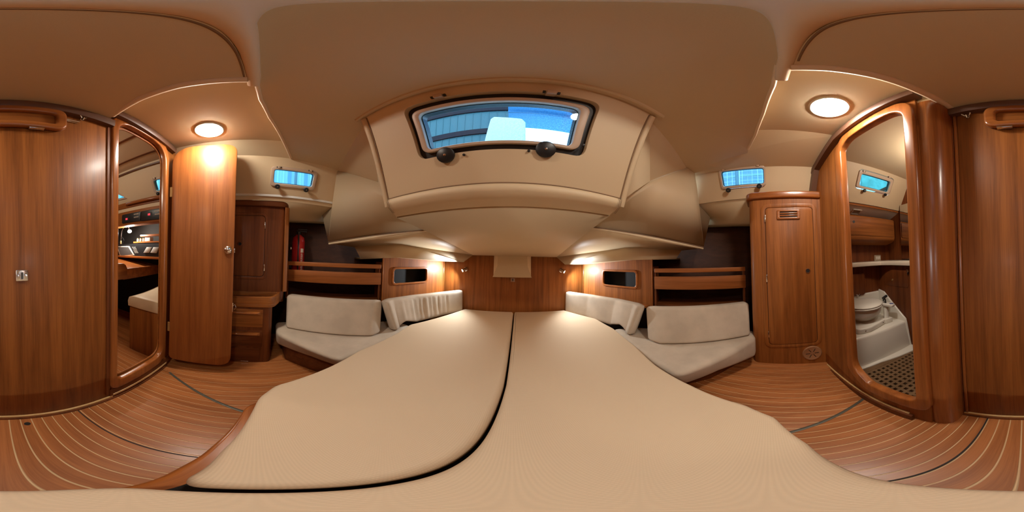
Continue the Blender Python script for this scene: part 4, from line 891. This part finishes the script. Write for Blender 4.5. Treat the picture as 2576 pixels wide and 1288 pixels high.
ga = (Vector((.55, .55, -.65))).normalized(); gu = ga.cross(Vector((0, 0, 1))).normalized()
MB().lathe(Fr(gp[-1], gu, gu.cross(ga), ga), [(.0001, -.01), (.012, 0), (.028, .04), (.026, .04), (.0001, .012)], 18).build('shade', chrome, gl_)
MB().lathe(Fr(gp[-1] + ga * .034, gu, gu.cross(ga), ga), [(.0001, -.015), (.016, -.012), (.024, 0), (.016, .012), (.0001, .016)], 18).build('bulb', emit('lamp_bulb', (1, .96, .9), 80), gl_)
l = bpy.data.lights.new('gooseneck_bulb', 'POINT'); l.energy = 16.0; l.shadow_soft_size = .02; l.color = (1, .92, .82)
o = bpy.data.objects.new('gooseneck_bulb', l); C.objects.link(o); o.parent = gl_; o.location = gp[-1] + ga * .075 - gl_.location
cb = MB().tube([U(*p, x=-1.57) for p in ((299, 608), (303, 616), (309, 612), (312, 604), (308, 597))], .003, 6).build('cable', black, None); tag(cb, 'thin black cable hanging below the gooseneck lamp', 'cable')
ct = thing('chart_table', 'wooden chart table with raised front lip, seen through the left doorway', 'table', (-1.4, -1.45, .75))
TF = Fr((0, -1.20, 0), (-1, 0, 0), (0, 0, 1), (0, 1, 0))
slab([(-1.085, -1.205, .838), (-1.84, -1.205, .838), (-1.84, -1.82, .930), (-1.085, -1.82, .930)], .02, (0, 0, -1)).build('top', wood_trim_y, ct)
MB().box(TF, 1.14, 1.86, .745, .858, -.02, 0).build('front_lip', wood_y, ct, bevel=.004)
MB().prism(Fr((-1.045, 0, 0), (0, -1, 0), (0, 0, 1), (1, 0, 0)), [(1.205, .752), (2.1, .752), (2.1, .93), (1.205, .918)], -.02, 0).build('end_board', wood_y, ct, bevel=.004)
q = [TF.ab(*p) for p in ((293, 663), (311, 663), (317, 668), (320, 676), (320, 701.6), (293, 703.5))]
MB().prism(TF, [(1.046, .752), (1.046, .917), (1.138, .914), (1.170, .897), (1.192, .857), (1.192, .748)][::-1], -.10, .004).build('shaped_end', wood_x, ct, bevel=.006, seg=3)
MB().box(XY, -1.82, -1.06, -1.92, -1.86, .80, .94).build('back_box', black, ct)
ns = thing('nav_seat', 'box seat with a cream cushion in front of the chart table', 'seat', (-1.4, -.88, .001))
MB().box(XY, -1.84, -1.10, -1.07, -.70, .001, .505).build('box', wood_z, ns, bevel=.004)
cush = MB(); L = []
for i in range(13):
    x = -1.84 + .75 * i / 12; rise = .045 * max(0, (-1.25 - x) / .5) ** 1.5
    L.append([Vector((x, y, z)) for y, z in ((-1.085, .506), (-.70, .506), (-.70, .615 + rise), (-1.02, .618 + rise), (-1.075, .60 + rise), (-1.09, .56))])
cush.loft(L).build('cushion', vinyl, ns, bevel=.008, seg=2, smooth=50)
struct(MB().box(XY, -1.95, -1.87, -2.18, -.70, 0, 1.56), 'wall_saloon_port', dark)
# ================================================================== THROUGH THE RIGHT DOORWAY: the toilet compartment
struct(slab([(.36, -.505, Z1), (1.32, -.42, Z1), (1.32, -1.6, Z1), (.36, -1.6, Z1)], .03, (0, 0, 1)), 'ceiling_heads', vinyl)
struct(MB().box(Fr((0, -1.47, 0), (-1, 0, 0), (0, 0, 1), (0, 1, 0)), -1.9, -.33, -.05, 2.02, -.03, 0), 'wall_heads_aft', wood_dz)
struct(MB().box(Fr((.36, 0, 0), (0, 1, 0), (0, 0, 1), (1, 0, 0)), -1.5, -.56, -.05, 2.02, -.03, 0), 'wall_heads_inboard', wood_dz)
struct(MB().box(Fr((1.52, 0, 0), (0, -1, 0), (0, 0, 1), (-1, 0, 0)), .47, 1.5, -.05, .95, -.03, 0).box(Fr((1.60, 0, 0), (0, -1, 0), (0, 0, 1), (-1, 0, 0)), .47, 1.5, .95, 1.6, -.03, 0), 'wall_heads_outboard', wood_dz)
struct(MB().prism(Fr((0, -.50, 0), (1, 0, 0), (0, 0, 1), (0, -1, 0)), [(1.395, 1.578), (1.40, 1.600), (1.44, 1.60), (1.44, 1.578)], 0, .97), 'trim_38', wood_trim_y)
struct(slab([(1.40, -.46, 1.580), (1.40, -1.47, 1.580), (1.60, -1.47, 1.50), (1.60, -.46, 1.50)], .02, (0, 0, 1)), 'trim_39', white)
hv = thing('vent_grille', 'small white square grille above the toilet cabinet', 'vent', (1.50, -.92, 1.538)); gf = Fr((1.50, -.92, 1.5385), (0, -1, 0), (-.2, 0, .08)); gf.w = Vector((-.37, 0, -.93)).normalized()
MB().ring(gf, rrect(-.055, -.045, .055, .045, .006), rrect(-.042, -.032, .042, .032, .004), 0, .006).build('frame', white_p, hv); MB().prism(gf, rrect(-.043, -.033, .043, .033, .004), 0, .003).build('screen', plain('grille_grey', (.42, .37, .30), .6), hv)
hc = thing('toilet_cabinet', 'mahogany wall cabinet with rounded lower edge in the toilet compartment', 'cabinet', (1.5, -.95, 1.2))
HCF = Fr((1.42, 0, 0), (0, -1, 0), (0, 0, 1), (-1, 0, 0))
prof = [(1.565, 1.485), (1.425, 1.480), (1.405, 1.46), (1.400, 1.25), (1.41, 1.222), (1.445, 1.200), (1.565, 1.17)]
MB().loft([[Vector((x, y, z)) for x, z in prof] for y in (-.48, -1.395)] ).build('body', wood_y, hc, bevel=.012, seg=3, smooth=50)
HC2 = Fr((1.400, 0, 0), (0, -1, 0), (0, 0, 1), (-1, 0, 0))
MB().prism(HC2, rrect(.49, 1.262, 1.365, 1.455, .02), -.002, .006).build('flap', wood_y, hc, bevel=.002)
ha = HC2.ab(2147, 558); MB().lathe(Fr(HC2(*ha, .006), HC2.u, HC2.v, HC2.w), [(.0001, 0), (.014, 0), (.014, .002), (.0001, .002)], 16).build('latch_hole', black, hc)
sw = thing('switch_plate', 'beige switch plate with three white rockers above the counter', 'switch', U(2207, 649, x=1.598)); sF = Fr(sw.location, (0, -1, 0), (0, 0, 1), (-1, 0, 0))
MB().prism(sF, rrect(-.050, -.036, .050, .036, .004), 0, .008).build('plate', plain('plate_beige', (.36, .28, .19), .5), sw, bevel=.002)
for k in range(3): MB().box(sF, -.026 + k * .024, -.008 + k * .024, -.020, .020, .007, .012).build('rocker', white_p, sw, bevel=.002)
cn = MB().prism(XY, [(1.60, -.475), (1.40, -.475), (1.40, -.98), (1.36, -1.12), (1.26, -1.175), (.42, -1.175), (.42, -1.46), (1.60, -1.46)], .938, .982).build('counter', plain('counter_cream', (.62, .53, .42), .3, coat=.3), None, bevel=.008, seg=3); tag(cn, 'cream L shaped counter in the toilet compartment', 'counter')
mi = MB().box(Fr((0, -1.44, 0), (-1, 0, 0), (0, 0, 1), (0, 1, 0)), -1.345, -.45, .995, 1.66, -.012, 0).build('mirror', mirror_m, None); tag(mi, 'frameless wall mirror at the right of the toilet doorway view', 'mirror')
lc = thing('low_cabinet', 'dark mahogany low cabinet under the counter beside the toilet', 'cabinet', (1.0, -1.3, .02))
MB().box(XY, .42, 1.518, -1.44, -1.225, .02, .930).build('body', wood_dz, lc)
LCF = Fr((0, -1.225, 0), (-1, 0, 0), (0, 0, 1), (0, 1, 0))
MB().prism(LCF, rrect(-1.42, .71, -1.06, .885, .025), -.002, .005).build('door', wood_dz, lc, bevel=.003)
hb_ = LCF.ab(2246, 704); MB().lathe(Fr(LCF(*hb_, .005), LCF.u, LCF.v, LCF.w), [(.0001, 0), (.013, 0), (.010, .008), (.0001, .009)], 14).build('latch', brass, lc)
MB().prism(Fr((1.489, 0, 0), (0, -1, 0), (0, 0, 1), (-1, 0, 0)), rrect(.60, .62, .99, .86, .025), -.002, .005).build('hull_door', wood_dz, lc, bevel=.003)
ck = thing('drain_cock', 'small chrome tap head under the counter edge by the doorway', 'tap', U(2284, 681, y=-1.212)); MB().box(Fr(ck.location, (-1, 0, 0), (0, 0, 1), (0, 1, 0)), -.012, .012, -.012, .012, -.01, .01).build('body', chrome, ck, bevel=.003); MB().tube([ck.location + Vector((0, 0, -.012)), ck.location + Vector((.004, 0, -.04))], .006, 8).build('stem', black, ck)
# moulded tray and toilet
tb = thing('shower_tray', 'white moulded plinth and tray carrying the toilet', 'tray', (1.2, -.9, .03))
MB().prism(Fr((0, -.56, 0), (1, 0, 0), (0, 0, 1), (0, -1, 0)), [(1.045, .030), (1.10, .33), (1.115, .345), (1.50, .345), (1.50, .62), (1.52, .63), (1.52, .030)], 0, .64).build('plinth', white, tb, bevel=.010, seg=3, smooth=50)
MB().prism(Fr((0, -1.20, 0), (1, 0, 0), (0, 0, 1), (0, -1, 0)), [(1.04, .030), (1.085, .30), (1.10, .37), (1.42, .625), (1.52, .645), (1.52, .030)], 0, .022).build('side_wall', white, tb, bevel=.008, seg=3, smooth=50)
MB().prism(XY, [(1.02, -.56), (1.02, -.80), (.985, -.98), (.95, -1.222), (1.10, -1.222), (1.10, -.56)], .028, .060).build('foot_flange', white, tb, bevel=.010, seg=3)
to = thing('toilet', 'white marine toilet with closed lid and hand pump', 'toilet', (1.36, -.90, .346))
zl = .585; tc_ = Vector((1.345, -.865, 0)); ax_ = Vector((-.86, .5, 0)).normalized(); ay_ = Vector((-ax_.y, ax_.x, 0))
def oval(rx, ry, z, n=36, sh=0): return [tc_ + ax_ * (rx * math.cos(t) * (1.08 if math.cos(t) > 0 else .92) + sh) + ay_ * ry * math.sin(t) + Vector((0, 0, z)) for t in [2 * PI * k / n for k in range(n)]]
MB().loft([oval(.055, .06, .347, sh=-.04), oval(.10, .105, .36, sh=-.04), oval(.105, .11, .40, sh=-.03), oval(.14, .145, .455, sh=-.01), oval(.165, .165, .475), oval(.17, .17, .49), oval(.172, .175, .50), oval(.176, .178, .52), oval(.178, .18, .55), oval(.17, .17, .555)]).build('bowl', white, to, smooth=60)
MB().loft([oval(.180, .182, .548), oval(.190, .190, .552), oval(.192, .192, .562), oval(.184, .186, .569)]).build('seat', white, to, smooth=60)
MB().loft([oval(.178, .180, .571), oval(.190, .190, .574), oval(.190, .190, .580), oval(.17, .17, .590), oval(.09, .09, .594)]).build('lid', white, to, smooth=60)
ped = MB().prism(XY, rpoly([(1.15, -.68), (1.13, -.80), (1.20, -1.03), (1.44, -1.05), (1.44, -.68)], .03), .346, .40).build('pedestal', white, to, bevel=.012, seg=3, smooth=50)
bp2 = Vector((1.235, -1.065, 0)); pf = Fr((bp2.x, bp2.y, .346), (1, 0, 0), (0, 1, 0), (0, 0, 1))
MB().box(pf, -.05, .05, -.04, .05, 0, .05).lathe(pf, [(.0001, .05), (.032, .05), (.026, .06), (.026, .185), (.0001, .185)], 18).build('pump_column', white, to, bevel=.004)
hx_ = Vector((-.9, -.2, 0)).normalized()
hF = Fr((bp2.x + .01, bp2.y + .0, .540), hx_, (-hx_.y, hx_.x, 0), (0, 0, 1))
MB().prism(hF, rpoly([(-.06, -.045), (.085, -.035), (.105, -.02), (.105, .02), (.085, .035), (-.06, .045)], .02), -.012, .018).build('pump_head', white, to, bevel=.008, seg=3, smooth=50)
MB().lathe(Fr(hF(.078, 0, .019), hF.u, hF.v, hF.w), [(.0001, 0), (.021, 0), (.021, .001), (.0001, .001)], 20).build('badge', blue_badge, to)
for k in range(3): MB().box(Fr(hF(.078, 0, .020), hF.u, hF.v, hF.w), -.012 + k * .003, -.010 + k * .010, -.008 + k * .007, -.005 + k * .007, 0, .0008).build('badge_print', white_p, to)
MB().tube([hF(.01, -.005, .016), hF(.008, -.005, .05), hF(.0, -.005, .06)], [.010, .008, .010], 10).tube([hF(.0, -.032, .072), hF(-.0, .028, .085)], .014, 10).build('pump_handle', black, to)
MB().tube([hF(-.055, .045, .014), hF(-.055, .05, .05)], [.007, .010], 10).build('flush_lever', black, to)
for k, (a, b, z) in enumerate(((1.142, -.75, .37), (1.15, -.83, .372), (1.185, -.98, .375))): MB().lathe(Fr((a - .004, b, z), (0, 1, 0), (0, 0, 1), (-1, 0, 0)), [(.0001, 0), (.007, 0), (.0001, .004)], 10).build('bolt', chrome, to)
sp = thing('chrome_hook', 'small chrome two-armed hook standing up behind the toilet lid', 'hook', U(2157, 744, x=1.49)); cF = Fr(sp.location, (0, -1, 0), (0, 0, 1), (-1, 0, 0))
MB().tube([cF(0, -.03, .01), cF(0, .0, .012), cF(-.014, .022, .014), cF(-.024, .016, .016), cF(-.02, .004, .016)], .0045, 8).tube([cF(0, .0, .012), cF(.014, .022, .014), cF(.024, .012, .016), cF(.018, .0, .016)], .0045, 8).build('prongs', chrome, sp)
st = thing('strike_plate', 'tall chrome strike plate on the edge of the toilet doorway', 'plate', HW(hx(.862), 1.03, -.02)); 
MB().box(HW, hx(.8705), hx(.864), .925, 1.105, -.026, .010).build('plate', chrome, st, bevel=.001)
for z in (.94, 1.03, 1.09): MB().box(HW, hx(.864), hx(.861), z - .012, z + .012, -.02, .004).build('keeper', brass, st)
# slatted floor grating
gt = thing('floor_grating', 'wooden square-holed floor grating beyond the toilet doorway', 'grating', (.75, -.9, .008))
gm = wood('grating_wood', (.20, .115, .055), (.13, .07, .032), 'y', .5, .1)
x = .40
while x < 1.0: MB().box(XY, x, x + .020, -1.22, -.545, .030, .045).build('slat', gm, gt, smooth=0); x += .0425
y = -1.215
while y < -.55: MB().box(XY, .39, 1.03, y, y + .020, .016, .0445).build('slat', gm, gt, smooth=0); y += .0425
MB().box(XY, .975, 1.055, -1.222, -.55, .012, .0455).build('border', gm, gt)
struct(MB().box(XY, .36, 1.52, -1.47, -.53, -.005, .006), 'floor_heads', plain('tray_grey', (.50, .46, .40), .3))
# ================================================================== OUTSIDE
out_b = plain('shed_cladding', (.50, .66, .72), .6); out_t = plain('shed_teal', (.030, .085, .088), .6); purl = plain('purlin', (.022, .014, .016), .7, spec=.1); steel = plain('galvanised', (.22, .27, .31), .4, metal=.3)
gnd = struct(MB().box(XY, -14, 14, -14, 16, -2.6, -2.5), 'ground', plain('yard_concrete', (.35, .34, .32), .8))
sp_ = thing('shed_wall', 'corrugated pale blue wall outside the left portlight', 'wall', (-4.2, -.5, -2.5))
MB().box(XY, -4.3, -4.2, -6, 3, -2.5, 3.6).build('cladding', out_b, sp_)
for k in range(60): MB().box(XY, -4.20, -4.17, -5.9 + k * .148, -5.9 + k * .148 + (.05 if k % 3 else .085), -2.4, 3.6).build('rib', plain('shed_rib', (.22, .36, .45), .6) if k % 3 == 0 else out_b, sp_, smooth=0)
for z in (1.9, 2.3, 2.7): MB().box(XY, -4.17, -4.16, -6, 3, z, z + .014).build('seam_line', MATS['shed_rib'], sp_)
stn = MB().box(XY, -1.85, -1.82, .405, .440, 1.55, 2.4).build('stanchion', steel, None, bevel=.005); tag(stn, 'dark deck post outside the left portlight', 'post')
sp2 = thing('mesh_fence', 'square wire mesh fence outside the right portlight', 'fence', (3.4, -.2, -2.5))
mb = MB()
for k in range(40): mb.tube([Vector((3.4, -1.6 + k * .11 + .012 * math.sin(k * 5), -2.5)), Vector((3.41, -1.6 + k * .11 + .012 * math.sin(k * 3), 2.6)), Vector((3.4, -1.6 + k * .11 - .012 * math.sin(k * 7), 3.8))], .0065, 4)
for k in range(26): mb.tube([Vector((3.4, -1.6, 1.6 + k * .085)), Vector((3.41, .3, 1.6 + k * .085 + .012 * math.sin(k * 4))), Vector((3.4, 2.7, 1.6 + k * .085))], .0065, 4)
mo = mb.build('wires', plain('wire_white', (.85, .85, .8), .5), sp2); 
MB().box(XY, 3.39, 3.45, -3.2, -3.14, -2.5, 3.6).build('post', steel, sp2)
sw2 = thing('grey_wall', 'plain blue grey wall behind the wire mesh fence', 'wall', (5.2, 0, -2.5)); MB().box(XY, 5.2, 5.3, -6, 5, -2.5, 5.2).build('cladding', plain('wall_bluegrey', (.30, .38, .42), .7), sw2)
for k in range(5): MB().box(XY, 5.17, 5.2, -6, 5, 0 + k * 1.0, .03 + k * 1.0).build('rail', out_b, sw2)
st2 = MB().box(XY, 1.80, 1.84, .305, .340, 1.6, 2.4).build('stanchion', steel, None, bevel=.005); tag(st2, 'grey deck post outside the right portlight', 'post')
st3 = MB().box(XY, 1.80, 1.812, .286, .298, 1.6, 2.4).build('stanchion', plain('white_post', (.8, .8, .8), .4), None); tag(st3, 'thin white deck post beside the grey one outside the right portlight', 'post')
tw = thing('teal_screen', 'teal boat cover outside the toilet portlight', 'cover', (2.4, -1.6, .8))
MB().box(XY, 2.4, 2.43, -3.2, -1.62, -2.5, 3.2).build('sheet', plain('teal_sheet', (.16, .42, .42), .7, bump=.3, bscale=12, vary=.25), tw)
gw = thing('teal_hall', 'green hall wall with a brown purlin ahead of the hatch on the left', 'wall', (-3, 7.7, -2.5))
MB().box(XY, -12, -.30, 7.7, 7.8, -2.5, 15).build('cladding', out_t, gw)
for z0, z1 in ((7.75, 7.87), (8.75, 9.20), (11.2, 11.6)): MB().box(XY, -12, -.30, 7.6, 7.7, z0, z1).build('purlin', purl, gw)
for k in range(29): MB().box(XY, -12 + k * .41, -11.97 + k * .41, 7.68, 7.7, 5, 15).build('rib', out_t, gw, smooth=0)
rf = thing('hall_roof', 'blue translucent roof sheets high above the hatch', 'roof', (1, 6, 9)); MB().box(XY, -.30, 9, 1.5, 7.6, 9.2, 9.3).build('sheet', plain('roof_blue', (.10, .34, .60), .6), rf)
for k in range(3): MB().box(XY, -.30, 9, 2.9 + k * 1.6, 3.0 + k * 1.6, 9.0, 9.2).build('rafter', plain('rafter_blue', (.06, .2, .36), .6), rf)
bk = thing('mast_cover', 'pale cloth-covered box on the foredeck beyond the hatch', 'cover', (.0, 1.9, 1.475))
k = [(-.44, 1.475), (.13, 1.475), (.105, 2.92), (.07, 3.0), (-.23, 3.05), (-.26, 3.0)]
MB().prism(Fr((0, 1.62, 0), (1, 0, 0), (0, 0, 1), (0, -1, 0)), k, -.5, 0).build('cloth', plain('cover_cloth', (.62, .72, .72), .8, bump=.3, bscale=5), bk, bevel=.02, seg=3)
MB().box(Fr((0, 1.62, 0), (1, 0, 0), (0, 0, 1), (0, -1, 0)), -.30, .10, 2.50, 2.53, 0, .02).build('fold', MATS['cover_cloth'], bk, bevel=.008)
# lamps of the neighbouring rooms
def bulb(name, loc, e, r, col=(1, .90, .76)):
    l = bpy.data.lights.new(name, 'POINT'); l.energy = e; l.shadow_soft_size = r; l.color = col
    o = bpy.data.objects.new(name, l); C.objects.link(o); o.location = loc; return o
bulb('saloon_lamp', (-.25, -1.35, 1.80), 15.0, .07)
bulb('heads_lamp', (.60, -1.05, 1.80), 11.0, .05)
